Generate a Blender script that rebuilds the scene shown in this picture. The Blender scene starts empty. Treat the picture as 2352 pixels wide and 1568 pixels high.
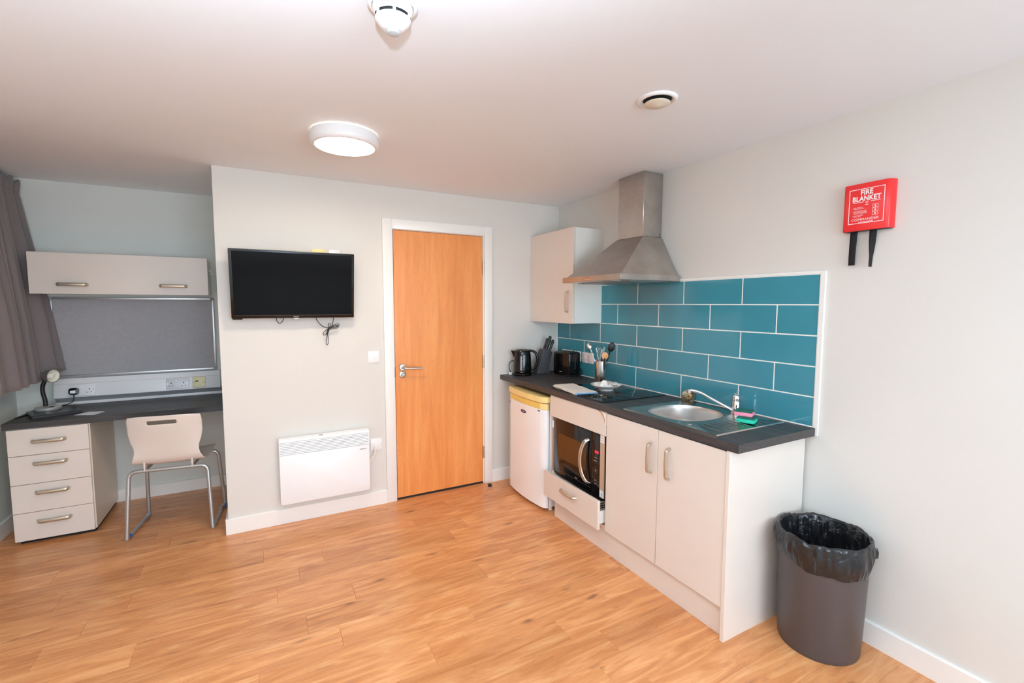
import bpy, bmesh, math, random
from mathutils import Vector, Matrix, noise
random.seed(7)
C = bpy.context.scene.collection
SC = bpy.context.scene
R = math.radians
PI = math.pi

# ------------------------------------------------------------------ camera, world, lights, exposure
H = 2.356
cam_data = bpy.data.cameras.new('camera')
cam = bpy.data.objects.new('camera', cam_data); C.objects.link(cam); SC.camera = cam
cam_data.sensor_width = 36.0; cam_data.lens = 1059.2/2352*36
cam_data.shift_x = (1176-1175.6)/2352; cam_data.shift_y = (782.6-784)/2352
cam_data.clip_start = 0.02
yaw, pitch, roll = R(28.49), R(4.59), R(0.12)
f_ = Vector((math.sin(yaw)*math.cos(pitch), math.cos(yaw)*math.cos(pitch), -math.sin(pitch)))
r_ = Vector((math.cos(yaw), -math.sin(yaw), 0)); u_ = r_.cross(f_)
r2 = r_*math.cos(roll)+u_*math.sin(roll); u2 = u_*math.cos(roll)-r_*math.sin(roll)
cam.matrix_world = Matrix(((r2.x,u2.x,-f_.x,-2.34),(r2.y,u2.y,-f_.y,-3.446),(r2.z,u2.z,-f_.z,1.509),(0,0,0,1)))

world = bpy.data.worlds.new('world'); SC.world = world; world.use_nodes = True
world.node_tree.nodes['Background'].inputs[0].default_value = (0.8,0.85,0.9,1)
world.node_tree.nodes['Background'].inputs[1].default_value = 0.3
def area(name, loc, direction, sx, sy, power, col, spread=180):
    l = bpy.data.lights.new(name, 'AREA'); l.shape = 'RECTANGLE'; l.size = sx; l.size_y = sy
    l.energy = power; l.color = col; l.spread = R(spread)
    o = bpy.data.objects.new(name, l); C.objects.link(o); o.location = loc
    o.rotation_euler = Vector(direction).to_track_quat('-Z', 'Y').to_euler()
    return o
# the photographer's flash: a domed head on the camera, most of its light thrown up to bounce off the ceiling
FLASH = (-2.345,-3.42,1.745)
fl = bpy.data.lights.new('flash_bounce', 'SPOT'); fl.energy = 225; fl.shadow_soft_size = 0.028; fl.color = (0.80,0.99,1.17)
fl.spot_size = R(150); fl.spot_blend = 0.5
flo = bpy.data.objects.new('flash_bounce', fl); C.objects.link(flo); flo.location = FLASH
flo.rotation_euler = Vector((-0.16,0.09,1.0)).to_track_quat('-Z','Y').to_euler()
fd_l = bpy.data.lights.new('flash_dome', 'POINT'); fd_l.energy = 8; fd_l.shadow_soft_size = 0.04; fd_l.color = (0.84,1.0,1.14)
fdo = bpy.data.objects.new('flash_dome', fd_l); C.objects.link(fdo); fdo.location = FLASH
# unseen area light added behind the camera as general room fill
area('rear_fill', (-1.6,-6.5,1.35), (-0.03,1,0.04), 2.6, 1.6, 112, (0.79,0.97,1.14))
SC.view_settings.view_transform = 'Standard'; SC.view_settings.look = 'None'
SC.view_settings.gamma = 1.0; SC.view_settings.use_curve_mapping = False
SC.view_settings.exposure = 0.02
SC.cycles.max_bounces = 8; SC.cycles.diffuse_bounces = 6; SC.cycles.glossy_bounces = 4; SC.cycles.transmission_bounces = 4
SC.cycles.use_adaptive_sampling = True; SC.cycles.adaptive_threshold = 0.02
SC.cycles.sample_clamp_indirect = 6.0; SC.cycles.blur_glossy = 0.5
SC.cycles.caustics_reflective = False; SC.cycles.caustics_refractive = False

# ------------------------------------------------------------------ materials
def lin(c): return tuple((v/12.92 if v <= 0.04045 else ((v+0.055)/1.055)**2.4) for v in (x/255 for x in c))
class NT:
    def __init__(s, name):
        s.m = bpy.data.materials.new(name); s.m.use_nodes = True; s.t = s.m.node_tree
        s.b = s.t.nodes['Principled BSDF']
    def n(s, typ, **kw):
        nd = s.t.nodes.new(typ)
        for k, v in kw.items():
            if hasattr(nd, k) and k not in nd.inputs: setattr(nd, k, v)
            else: nd.inputs[k].default_value = v
        return nd
    def l(s, a, b): s.t.links.new(a, b)
    def coords(s, scale=(1,1,1), rnd=False):
        tc = s.n('ShaderNodeTexCoord'); mp = s.n('ShaderNodeMapping'); mp.inputs['Scale'].default_value = scale
        s.l(tc.outputs['Object'], mp.inputs['Vector'])
        if rnd:
            oi = s.n('ShaderNodeObjectInfo'); mu = s.n('ShaderNodeMath', operation='MULTIPLY'); mu.inputs[1].default_value = 53.0
            s.l(oi.outputs['Random'], mu.inputs[0])
            cx = s.n('ShaderNodeCombineXYZ'); s.l(mu.outputs[0], cx.inputs[0]); s.l(mu.outputs[0], cx.inputs[1]); s.l(mu.outputs[0], cx.inputs[2])
            s.l(cx.outputs[0], mp.inputs['Location']); s.oi = oi
        return mp.outputs[0]
    def noise(s, vec, scale, detail=4, rough=0.55, dist=0):
        nd = s.n('ShaderNodeTexNoise'); nd.inputs['Scale'].default_value = scale; nd.inputs['Detail'].default_value = detail
        nd.inputs['Roughness'].default_value = rough; nd.inputs['Distortion'].default_value = dist
        s.l(vec, nd.inputs['Vector']); return nd.outputs['Fac']
    def ramp(s, fac, stops):
        nd = s.n('ShaderNodeValToRGB'); e = nd.color_ramp.elements
        while len(e) < len(stops): e.new(0.5)
        for el, (p, c) in zip(e, stops): el.position = p; el.color = (*c, 1) if len(c) == 3 else c
        s.l(fac, nd.inputs[0]); return nd.outputs[0]
    def mix(s, fac, a, b, mode='MIX'):
        nd = s.n('ShaderNodeMix', data_type='RGBA', blend_type=mode)
        for sock, v in ((nd.inputs[0], fac), (nd.inputs[6], a), (nd.inputs[7], b)):
            if hasattr(v, 'links'): s.l(v, sock)
            elif isinstance(v, (int, float)): sock.default_value = v
            else: sock.default_value = (*v, 1)
        return nd.outputs[2]
    def bump(s, fac, strength=0.1, dist=0.001):
        nd = s.n('ShaderNodeBump'); nd.inputs['Strength'].default_value = strength; nd.inputs['Distance'].default_value = dist
        s.l(fac, nd.inputs['Height']); s.l(nd.outputs[0], s.b.inputs['Normal'])
def mat(name, col, rough=0.5, metal=0.0, spec=0.5, bump=0.0, bscale=200, var=0.0, vscale=4, coat=0, trans=0, emit=None, estr=0, stretch=(1,1,1), sheen=0):
    s = NT(name); b = s.b; c = lin(col)
    b.inputs['Base Color'].default_value = (*c, 1); b.inputs['Roughness'].default_value = rough
    b.inputs['Metallic'].default_value = metal; b.inputs['Specular IOR Level'].default_value = spec
    b.inputs['Coat Weight'].default_value = coat; b.inputs['Coat Roughness'].default_value = 0.05
    b.inputs['Transmission Weight'].default_value = trans
    if sheen: b.inputs['Sheen Weight'].default_value = sheen
    if emit: b.inputs['Emission Color'].default_value = (*lin(emit), 1); b.inputs['Emission Strength'].default_value = estr
    v = s.coords(stretch)
    f = s.noise(v, vscale, 3)
    k = max(var, 0.015)
    s.l(s.ramp(f, [(0.3, tuple(x*(1-k) for x in c)), (0.7, tuple(min(1,x*(1+k)) for x in c))]), b.inputs['Base Color'])
    if bump: s.bump(s.noise(v, bscale, 2), bump, 0.001)
    return s.m
M = {}
M['wall'] = mat('wall_paint', (223,218,211), 0.62, spec=0.25, bump=0.08, bscale=260, var=0.012, vscale=1.5)
M['wall_grey'] = mat('alcove_paint', (222,224,218), 0.62, spec=0.25, bump=0.08, bscale=260)
M['white_gloss'] = mat('white_gloss_paint', (244,241,236), 0.32, bump=0.03, bscale=60)
M['white_plastic'] = mat('white_plastic', (243,241,241), 0.3)
M['cream_plastic'] = mat('yellowed_plastic', (246,222,150), 0.35, var=0.06, vscale=7)
M['ivory_plastic'] = mat('ivory_plastic', (238,226,180), 0.4)
M['heater'] = mat('white_enamel', (246,245,245), 0.3)
M['dark_gap'] = mat('dark_gap', (30,28,27), 0.8)
M['cashmere'] = mat('cashmere_gloss_board', (229,218,208), 0.2, spec=0.38, var=0.01)
M['cash_edge'] = mat('cashmere_edge_board', (226,213,197), 0.4)
M['cab_white'] = mat('white_carcass_board', (240,236,228), 0.35)
M['brushed'] = mat('champagne_handle', (204,190,170), 0.34, metal=0.75)
M['chrome'] = mat('chrome', (232,232,232), 0.06, metal=1)
M['satin'] = mat('satin_steel', (205,202,196), 0.24, metal=1)
M['black_gloss'] = mat('black_gloss_plastic', (14,13,14), 0.12, spec=0.5)
M['black_matt'] = mat('black_matt_plastic', (26,25,26), 0.45)
M['black_cable'] = mat('black_cable', (18,17,17), 0.4)
M['screen'] = mat('screen_glass', (9,8,9), 0.12, spec=0.16)
M['tile'] = mat('teal_glazed_tile', (66,140,156), 0.1, spec=0.55, var=0.03, vscale=5, bump=0.02, bscale=12)
M['grout'] = mat('pale_grout', (248,245,238), 0.7, bump=0.1)
M['grout_white'] = mat('white_sealant', (246,244,238), 0.4)
M['felt'] = mat('grey_felt', (170,168,170), 0.95, spec=0.1, bump=0.3, bscale=500, var=0.05, vscale=60)
M['alu'] = mat('aluminium_frame', (208,208,210), 0.35, metal=0.75)
M['trunk_grey'] = mat('grey_pvc_and_shade', (158,158,160), 0.45)
M['chair_shell'] = mat('beige_polypropylene', (226,213,203), 0.36, bump=0.04, bscale=300)
M['chair_leg'] = mat('silver_powder_coat', (190,192,193), 0.34, metal=0.75)
M['blue'] = mat('blue_plastic', (24,104,190), 0.4)
M['red'] = mat('red_plastic', (232,46,46), 0.3)
M['print_white'] = mat('white_print', (250,240,240), 0.5)
M['print_dark'] = mat('dark_print', (92,86,84), 0.5)
M['print_grey'] = mat('grey_print', (150,146,146), 0.5)
M['badge'] = mat('purple_badge', (66,48,92), 0.3)
M['strap'] = mat('black_webbing', (22,21,23), 0.85, bump=0.3, bscale=900)
M['bin'] = mat('taupe_bin_plastic', (76,66,64), 0.42, bump=0.06, bscale=500)
M['fridge'] = mat('fridge_enamel', (249,250,252), 0.22)
M['lampglow'] = mat('lamp_diffuser', (255,250,240), 0.4, emit=(255,240,216), estr=58)
M['lampback'] = mat('lamp_back_glow', (255,240,220), 0.4, emit=(255,224,190), estr=5)
M['led'] = mat('red_led', (255,30,50), 0.4, emit=(255,28,52), estr=2.2)
M['clear'] = mat('clear_plastic', (242,244,245), 0.16, trans=0.45)
M['mw_window'] = mat('microwave_window', (86,56,30), 0.1, spec=0.5)
M['paper'] = mat('white_paper', (250,251,254), 0.6)
M['pink'] = mat('pink_sponge', (250,150,172), 0.9, bump=0.6, bscale=500)
M['green'] = mat('green_sponge', (44,208,172), 0.9, bump=0.6, bscale=500)
M['scour'] = mat('green_scourer', (30,104,92), 0.95, bump=0.8, bscale=700)
M['peach'] = mat('peach_utensil', (232,168,116), 0.45, var=0.08, vscale=30)  # peach tone for the round utensil head
M['china'] = mat('white_china', (244,240,234), 0.15)
M['brass'] = mat('dull_strainer_metal', (150,136,110), 0.35, metal=0.9)
M['brown_reflection'] = mat('brown_reflection_strip', (176,128,98), 0.5)  # left strip beside the microwave, brown reflection put into its colour
M['raw_chip'] = mat('bare_chipboard', (206,148,104), 0.9, var=0.2, vscale=120, bump=0.4)
M['steel_bowl'] = mat('pressed_steel', (198,192,186), 0.2, metal=1, bump=0.02, bscale=400)
M['steel_basin'] = mat('satin_pressed_steel', (214,208,203), 0.36, metal=1, bump=0.03, bscale=300)
M['sachet'] = mat('sachet_paper', (238,232,226), 0.5, var=0.05, vscale=40)
M['sachet_brown'] = mat('brown_sachet_paper', (128,92,72), 0.5, var=0.05, vscale=40)

def m_brushed_steel():
    s = NT('brushed_stainless'); b = s.b
    b.inputs['Metallic'].default_value = 1; b.inputs['Roughness'].default_value = 0.3
    v = s.coords((1,1,1)); f = s.noise(v, 6, 4)
    s.l(s.ramp(f, [(0.3, lin((178,172,166))), (0.7, lin((202,198,193)))]), b.inputs['Base Color'])
    v2 = s.coords((60,1.5,900)); g = s.noise(v2, 3, 3)
    s.l(s.ramp(g, [(0.3,(0.24,)*3), (0.7,(0.38,)*3)]), b.inputs['Roughness']); s.bump(g, 0.06, 0.0005)
    return s.m
M['steel'] = m_brushed_steel()
def m_plank():
    s = NT('oak_vinyl_plank'); b = s.b
    v = s.coords((1,1,1), rnd=True)
    # broad figure: soft light and dark flames running along the plank
    mp = s.n('ShaderNodeMapping'); mp.inputs['Scale'].default_value = (1.5,11,1); s.l(v, mp.inputs['Vector'])
    g = s.noise(mp.outputs[0], 1.5, 5, 0.55, 1.6)
    col = s.ramp(g, [(0.26, lin((192,123,74))), (0.42, lin((210,140,87))), (0.56, lin((224,157,102))), (0.74, lin((238,180,127)))])
    mp2 = s.n('ShaderNodeMapping'); mp2.inputs['Scale'].default_value = (7,110,1); s.l(v, mp2.inputs['Vector'])
    g2 = s.noise(mp2.outputs[0], 1.5, 5, 0.6, 0.6)
    fine = s.ramp(g2, [(0.28,(0.90,0.885,0.87)), (0.6,(1.015,1.015,1.015))])
    col = s.mix(0.7, col, fine, 'MULTIPLY')
    # growth-ring chevrons in a few places
    mp5 = s.n('ShaderNodeMapping'); mp5.inputs['Scale'].default_value = (2.0,9,1); mp5.inputs['Location'].default_value = (3,7,0); s.l(v, mp5.inputs['Vector'])
    rg = s.noise(mp5.outputs[0], 1.3, 2, 0.4, 0.8)
    rm = s.n('ShaderNodeMath', operation='MULTIPLY'); rm.inputs[1].default_value = 34.0; s.l(rg, rm.inputs[0])
    rf = s.n('ShaderNodeMath', operation='FRACT'); s.l(rm.outputs[0], rf.inputs[0])
    rl = s.ramp(rf.outputs[0], [(0.0,(0.90,0.87,0.84)), (0.3,(1,1,1)), (0.75,(1,1,1)), (1.0,(0.90,0.87,0.84))])
    rmask = s.ramp(s.noise(mp.outputs[0], 0.9, 2), [(0.52,(0,0,0)), (0.66,(1,1,1))])
    col = s.mix(rmask, col, s.mix(1.0, col, rl, 'MULTIPLY'))
    # small dark knots, and longer dark ticks
    def specks(scale, loc, lo, hi, tint, k):
        nonlocal col
        mm = s.n('ShaderNodeMapping'); mm.inputs['Scale'].default_value = scale; mm.inputs['Location'].default_value = loc; s.l(v, mm.inputs['Vector'])
        vo = s.n('ShaderNodeTexVoronoi'); vo.inputs['Scale'].default_value = 1.0
        s.l(s.mix(0.22, mm.outputs[0], s.noise(mm.outputs[0], 2.4, 3)), vo.inputs['Vector'])
        wn = s.n('ShaderNodeSeparateColor'); s.l(vo.outputs['Color'], wn.inputs[0])
        on = s.ramp(wn.outputs[0], [(0.30,(0,0,0)), (0.38,(1,1,1))])
        kn = s.mix(1.0, s.ramp(vo.outputs['Distance'], [(lo,(1,1,1)), (hi,(0,0,0))]), on, 'MULTIPLY')
        col = s.mix(kn, col, s.mix(k, col, lin(tint)))
    specks((4.2,13,1), (0,0,0), 0.04, 0.17, (104,58,34), 0.72)
    specks((3.0,26,1), (5,2,0), 0.02, 0.24, (128,76,46), 0.50)
    specks((2.2,7,1), (2,9,0), 0.0, 0.42, (176,112,70), 0.30)
    # plank-to-plank tone
    tone = s.ramp(s.oi.outputs['Random'], [(0.0,(0.87,0.85,0.83)), (0.5,(0.97,0.96,0.95)), (1.0,(1.06,1.07,1.08))])
    col = s.mix(1.0, col, tone, 'MULTIPLY')
    s.l(col, b.inputs['Base Color'])
    s.l(s.ramp(g2, [(0.3,(0.34,)*3), (0.7,(0.26,)*3)]), b.inputs['Roughness'])
    b.inputs['Specular IOR Level'].default_value = 0.5
    s.bump(g2, 0.08, 0.0008)
    return s.m
M['plank'] = m_plank()
M['subfloor'] = mat('neutral_bounce_floor', (150,145,140), 0.6, var=0.05)  # bare floor behind the camera, pale grey chosen to neutralise its bounced light
def m_door():
    s = NT('beech_veneer_door'); b = s.b
    v = s.coords((1,1,1))
    mp = s.n('ShaderNodeMapping'); mp.inputs['Scale'].default_value = (9,1,0.75); s.l(v, mp.inputs['Vector'])
    g = s.noise(mp.outputs[0], 1.5, 3, 0.5, 0.5)
    # growth-ring lines following a stretched field (cathedral grain)
    mu = s.n('ShaderNodeMath', operation='MULTIPLY'); mu.inputs[1].default_value = 24.0; s.l(g, mu.inputs[0])
    si = s.n('ShaderNodeMath', operation='FRACT'); s.l(mu.outputs[0], si.inputs[0])
    ring = s.ramp(si.outputs[0], [(0.0,(0.93,0.91,0.89)), (0.25,(1,1,1)), (0.8,(1,1,1)), (1.0,(0.93,0.91,0.89))])
    mp2 = s.n('ShaderNodeMapping'); mp2.inputs['Scale'].default_value = (130,1,2.2); s.l(v, mp2.inputs['Vector'])
    g2 = s.noise(mp2.outputs[0], 1.6, 4, 0.6)
    fine = s.ramp(g2, [(0.3,(0.92,0.90,0.88)), (0.65,(1.03,1.03,1.03))])
    base = s.ramp(g, [(0.3, lin((226,138,72))), (0.5, lin((236,151,82))), (0.7, lin((242,163,95)))])
    col = s.mix(1.0, s.mix(1.0, base, ring, 'MULTIPLY'), fine, 'MULTIPLY')
    s.l(col, b.inputs['Base Color']); b.inputs['Roughness'].default_value = 0.34
    s.bump(g2, 0.05, 0.0006)
    return s.m
M['door'] = m_door()
def m_worktop(name, stretch):
    s = NT(name); b = s.b
    v = s.coords(stretch)
    g = s.noise(v, 3, 6, 0.65, 0.6)
    s.l(s.ramp(g, [(0.3, lin((46,43,43))), (0.55, lin((64,60,60))), (0.75, lin((84,79,78)))]), b.inputs['Base Color'])
    s.l(s.ramp(g, [(0.3,(0.46,)*3), (0.7,(0.36,)*3)]), b.inputs['Roughness'])
    s.bump(g, 0.14, 0.0008)
    return s.m
M['worktop'] = m_worktop('charcoal_woodgrain_laminate', (30,1.2,30))
M['desktop'] = m_worktop('charcoal_desk_laminate', (1.2,30,30))
def m_ceiling():
    s = NT('ceiling_paint'); b = s.b; b.inputs['Roughness'].default_value = 0.85; b.inputs['Specular IOR Level'].default_value = 0.2
    tc = s.n('ShaderNodeTexCoord')
    base = lin((242,245,249)); 
    # soot specks blown around the extract valve
    vo = s.n('ShaderNodeTexVoronoi'); vo.inputs['Scale'].default_value = 95; s.l(tc.outputs['Object'], vo.inputs['Vector'])
    sp = s.ramp(vo.outputs['Distance'], [(0.10,(1,1,1)), (0.20,(0,0,0))])
    d = s.n('ShaderNodeVectorMath', operation='DISTANCE'); d.inputs[1].default_value = (-0.862,-1.985,H); s.l(tc.outputs['Object'], d.inputs[0])
    near = s.ramp(d.outputs['Value'], [(0.075,(0.9,0.9,0.9)), (0.17,(0,0,0))])
    nz = s.noise(tc.outputs['Object'], 22, 2); nzr = s.ramp(nz, [(0.5,(0,0,0)), (0.62,(1,1,1))])
    fac = s.mix(1.0, s.mix(1.0, sp, near, 'MULTIPLY'), nzr, 'MULTIPLY')
    s.l(s.mix(fac, base, lin((120,108,108))), b.inputs['Base Color'])
    return s.m
M['ceiling'] = m_ceiling()
def m_fabric():
    s = NT('grey_curtain_cloth'); b = s.b; b.inputs['Roughness'].default_value = 0.9; b.inputs['Specular IOR Level'].default_value = 0.15
    b.inputs['Sheen Weight'].default_value = 0.25
    v = s.coords((1,1,1)); w = s.noise(v, 700, 2)
    s.l(s.ramp(w, [(0.3, lin((116,106,106))), (0.7, lin((140,130,130)))]), b.inputs['Base Color']); s.bump(w, 0.2, 0.0005)
    return s.m
M['curtain'] = m_fabric()
def m_towel():
    s = NT('tea_towel_cotton'); b = s.b; b.inputs['Roughness'].default_value = 0.95
    v = s.coords((1,1,1)); sep = s.n('ShaderNodeSeparateXYZ'); s.l(v, sep.inputs[0])
    # woven blue border stripes across the near end of the towel (object Y runs along it)
    st = s.ramp(sep.outputs[1], [(0.0,(0,0,0))])
    mr = s.n('ShaderNodeMapRange'); mr.inputs[1].default_value = -0.20; mr.inputs[2].default_value = 0.20; s.l(sep.outputs[1], mr.inputs[0])
    cream = lin((240,233,224)); blue = lin((130,172,206)); pale = lin((206,210,214))
    rp = s.n('ShaderNodeValToRGB'); rp.color_ramp.interpolation = 'CONSTANT'
    e = rp.color_ramp.elements
    stops = [(0,cream),(0.050,blue),(0.072,cream),(0.088,blue),(0.098,cream),(0.40,pale),(0.42,cream),(0.60,pale),(0.62,cream),(0.86,pale),(0.88,cream)]
    while len(e) < len(stops): e.new(0.5)
    for el,(p,c) in zip(e, stops): el.position = p; el.color = (*c,1)
    s.l(mr.outputs[0], rp.inputs[0]); s.l(rp.outputs[0], b.inputs['Base Color'])
    s.bump(s.noise(v, 420, 3), 0.5, 0.001)
    return s.m
M['towel'] = m_towel()
def m_bag():
    s = NT('black_bin_liner_film'); b = s.b
    b.inputs['Base Color'].default_value = (*lin((24,24,26)),1); b.inputs['Roughness'].default_value = 0.24; b.inputs['Specular IOR Level'].default_value = 0.6
    v = s.coords((1,1,1)); n1 = s.noise(v, 26, 3, 0.5, 1.2); s.bump(n1, 0.35, 0.01)
    return s.m
M['bag'] = m_bag()
def m_folder():
    s = NT('black_worn_cover'); b = s.b; b.inputs['Roughness'].default_value = 0.3
    v = s.coords((1,1,1)); vo = s.n('ShaderNodeTexVoronoi'); vo.inputs['Scale'].default_value = 60; s.l(v, vo.inputs['Vector'])
    f = s.ramp(vo.outputs['Distance'], [(0.10,(1,1,1)), (0.18,(0,0,0))]); nz = s.ramp(s.noise(v, 14, 2), [(0.52,(0,0,0)), (0.6,(1,1,1))])
    s.l(s.mix(s.mix(1.0, f, nz, 'MULTIPLY'), lin((22,20,20)), lin((170,160,145))), b.inputs['Base Color'])
    return s.m
M['folder'] = m_folder()

# ------------------------------------------------------------------ mesh helpers
ORG = {}
class MB:
    def __init__(s): s.bm = bmesh.new()
    def box(s, x0, x1, y0, y1, z0, z1, bev=0, seg=2, M=None):
        x0, x1 = min(x0,x1), max(x0,x1); y0, y1 = min(y0,y1), max(y0,y1); z0, z1 = min(z0,z1), max(z0,z1)
        vs = bmesh.ops.create_cube(s.bm, size=1)['verts']
        for v in vs: v.co = Vector((x0+(v.co.x+.5)*(x1-x0), y0+(v.co.y+.5)*(y1-y0), z0+(v.co.z+.5)*(z1-z0)))
        if bev:
            es = list({e for v in vs for e in v.link_edges})
            res = bmesh.ops.bevel(s.bm, geom=es, offset=bev, segments=seg, affect='EDGES', profile=0.5)
            vs = list({v for f in res['faces'] for v in f.verts} | {v for v in vs if v.is_valid})
            # collect whole island
            seen = set(vs); st = list(vs)
            while st:
                v = st.pop()
                for e in v.link_edges:
                    o = e.other_vert(v)
                    if o not in seen: seen.add(o); st.append(o)
            vs = list(seen)
        if M is not None: bmesh.ops.transform(s.bm, matrix=M, verts=vs)
        return s
    def prism(s, poly, axis, a, b, bev=0, seg=2):
        """poly: 2-D points in the other two axes (cyclic order y,z / x,z / x,y), extruded along axis from a to b"""
        def P(p, t): return {'x': (t,p[0],p[1]), 'y': (p[0],t,p[1]), 'z': (p[0],p[1],t)}[axis]
        v0 = [s.bm.verts.new(P(p,a)) for p in poly]; v1 = [s.bm.verts.new(P(p,b)) for p in poly]
        n = len(poly); fs = [s.bm.faces.new(v0), s.bm.faces.new(v1[::-1])]
        for i in range(n): fs.append(s.bm.faces.new((v0[i], v1[i], v1[(i+1)%n], v0[(i+1)%n])))
        bmesh.ops.recalc_face_normals(s.bm, faces=fs)
        if bev:
            es = list({e for f in fs for e in f.edges if len(e.link_faces) == 2 and e.calc_face_angle(0) > 0.5})
            bmesh.ops.bevel(s.bm, geom=es, offset=bev, segments=seg, affect='EDGES', profile=0.5)
        return s
    def tube(s, pts, r, seg=10, closed=False, flat=1.0, hint=None, caps=True):
        pts = [Vector(p) for p in pts]; n = len(pts)
        rr = r if isinstance(r, (list,tuple)) else [r]*n
        T = []
        for i in range(n):
            a = pts[(i-1)%n] if (closed or i > 0) else pts[0]; b = pts[(i+1)%n] if (closed or i < n-1) else pts[-1]
            t = (b-a); T.append(t.normalized() if t.length > 1e-9 else Vector((0,0,1)))
        N = Vector(hint) if hint else (Vector((0,0,1)) if abs(T[0].z) < 0.9 else Vector((1,0,0)))
        N = (N - T[0]*N.dot(T[0])).normalized(); rings = []
        for i in range(n):
            N = (N - T[i]*N.dot(T[i]))
            N = N.normalized() if N.length > 1e-6 else T[i].orthogonal().normalized()
            B = T[i].cross(N)
            rings.append([s.bm.verts.new(pts[i] + N*math.cos(2*PI*k/seg)*rr[i]*flat + B*math.sin(2*PI*k/seg)*rr[i]) for k in range(seg)])
        fs = []
        for i in range(n if closed else n-1):
            a, b = rings[i], rings[(i+1)%n]
            for k in range(seg): fs.append(s.bm.faces.new((a[k], a[(k+1)%seg], b[(k+1)%seg], b[k])))
        if caps and not closed: fs.append(s.bm.faces.new(rings[0][::-1])); fs.append(s.bm.faces.new(rings[-1]))
        bmesh.ops.recalc_face_normals(s.bm, faces=fs)
        return s
    def cyl(s, p0, p1, r, seg=20, r2=None): return s.tube([p0, p1], [r, r if r2 is None else r2], seg)
    def lathe(s, prof, c=(0,0,0), seg=32, axis=None, sx=1, sy=1, closed_ends=False):
        """prof: (radius, height) list; revolves about z at c, or about the direction axis"""
        Q = Vector(axis).to_track_quat('Z','Y').to_matrix() if axis is not None else Matrix.Identity(3)
        c = Vector(c); rings = []
        for (r, z) in prof:
            if r < 1e-6: rings.append([s.bm.verts.new(c + Q @ Vector((0,0,z)))])
            else: rings.append([s.bm.verts.new(c + Q @ Vector((r*sx*math.cos(2*PI*k/seg), r*sy*math.sin(2*PI*k/seg), z))) for k in range(seg)])
        fs = []
        for a, b in zip(rings, rings[1:]):
            for k in range(seg):
                k2 = (k+1)%seg
                if len(a) == 1 and len(b) == 1: continue
                if len(a) == 1: fs.append(s.bm.faces.new((a[0], b[k2], b[k])))
                elif len(b) == 1: fs.append(s.bm.faces.new((a[k], a[k2], b[0])))
                else: fs.append(s.bm.faces.new((a[k], a[k2], b[k2], b[k])))
        if closed_ends:
            for rg, fl in ((rings[0],True), (rings[-1],False)):
                if len(rg) > 2: fs.append(s.bm.faces.new(rg[::-1] if fl else rg))
        bmesh.ops.recalc_face_normals(s.bm, faces=fs)
        return s
    def grid(s, fn, nu, nv, hole=None, closeu=False):
        V = [[s.bm.verts.new(fn(i/nu, j/nv)) for j in range(nv+1)] for i in range(nu if closeu else nu+1)]
        n = len(V)
        for i in range(nu):
            for j in range(nv):
                if hole and hole(i, j): continue
                s.bm.faces.new((V[i][j], V[(i+1)%n][j], V[(i+1)%n][j+1], V[i][j+1]))
        return s
    def frame(s, x0, x1, z0, z1, w, y0, y1):
        s.box(x0,x1,y0,y1,z0,z0+w); s.box(x0,x1,y0,y1,z1-w,z1); s.box(x0,x0+w,y0,y1,z0+w,z1-w); s.box(x1-w,x1,y0,y1,z0+w,z1-w); return s
    def poly(s, pts):
        s.bm.faces.new([s.bm.verts.new(p) for p in pts]); return s
    def build(s, name, m, parent=None, M=None, ang=38, smooth=True, org=None, mods=None):
        if M is not None: s.bm.transform(M)
        o_ = Vector(ORG[parent.name] if parent is not None else (org if org is not None else (0,0,0)))
        if parent is None and org is None:
            zs = [v.co for v in s.bm.verts]
            o_ = Vector(((min(v.x for v in zs)+max(v.x for v in zs))/2, (min(v.y for v in zs)+max(v.y for v in zs))/2, min(v.z for v in zs)))
        s.bm.transform(Matrix.Translation(-o_))
        me = bpy.data.meshes.new(name); s.bm.to_mesh(me); s.bm.free()
        me.materials.append(M_(m))
        if smooth:
            me.polygons.foreach_set('use_smooth', [True]*len(me.polygons)); me.set_sharp_from_angle(angle=R(ang))
        o = bpy.data.objects.new(name, me); C.objects.link(o); ORG[o.name] = tuple(o_)
        if parent is not None: o.parent = parent
        else: o.location = o_
        for (t, kw) in (mods or []):
            md = o.modifiers.new(t.lower(), t)
            for k, v in kw.items(): setattr(md, k, v)
        return o
def M_(m): return m if not isinstance(m, str) else M[m]
def cr(pts, n=6, closed=False):
    """Catmull-Rom through the points"""
    P = [Vector(p) for p in pts]; N = len(P); out = []
    for i in range(N if closed else N-1):
        p0 = P[(i-1)%N] if (closed or i > 0) else P[0]*2-P[1]; p1 = P[i]; p2 = P[(i+1)%N]
        p3 = P[(i+2)%N] if (closed or i+2 < N) else P[-1]*2-P[-2]
        for k in range(n):
            t = k/n
            out.append(0.5*((2*p1)+(p2-p0)*t+(2*p0-5*p1+4*p2-p3)*t*t+(3*p1-p0-3*p2+p3)*t**3))
    if not closed: out.append(P[-1])
    return out
def rnd_path(pts, rad, n=5):
    """polyline with rounded corners"""
    P = [Vector(p) for p in pts]; out = [P[0]]
    for i in range(1, len(P)-1):
        a = (P[i-1]-P[i]); b = (P[i+1]-P[i]); d = min(rad, a.length*0.49, b.length*0.49)
        A = P[i]+a.normalized()*d; B = P[i]+b.normalized()*d
        for k in range(n+1):
            t = k/n; out.append(A*(1-t)**2+P[i]*2*t*(1-t)+B*t*t)
    out.append(P[-1]); return out
def tag(o, label, cat, group=None, kind=None):
    if label: o['label'] = label
    if cat: o['category'] = cat
    if group: o['group'] = group
    if kind: o['kind'] = kind
    return o
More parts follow.
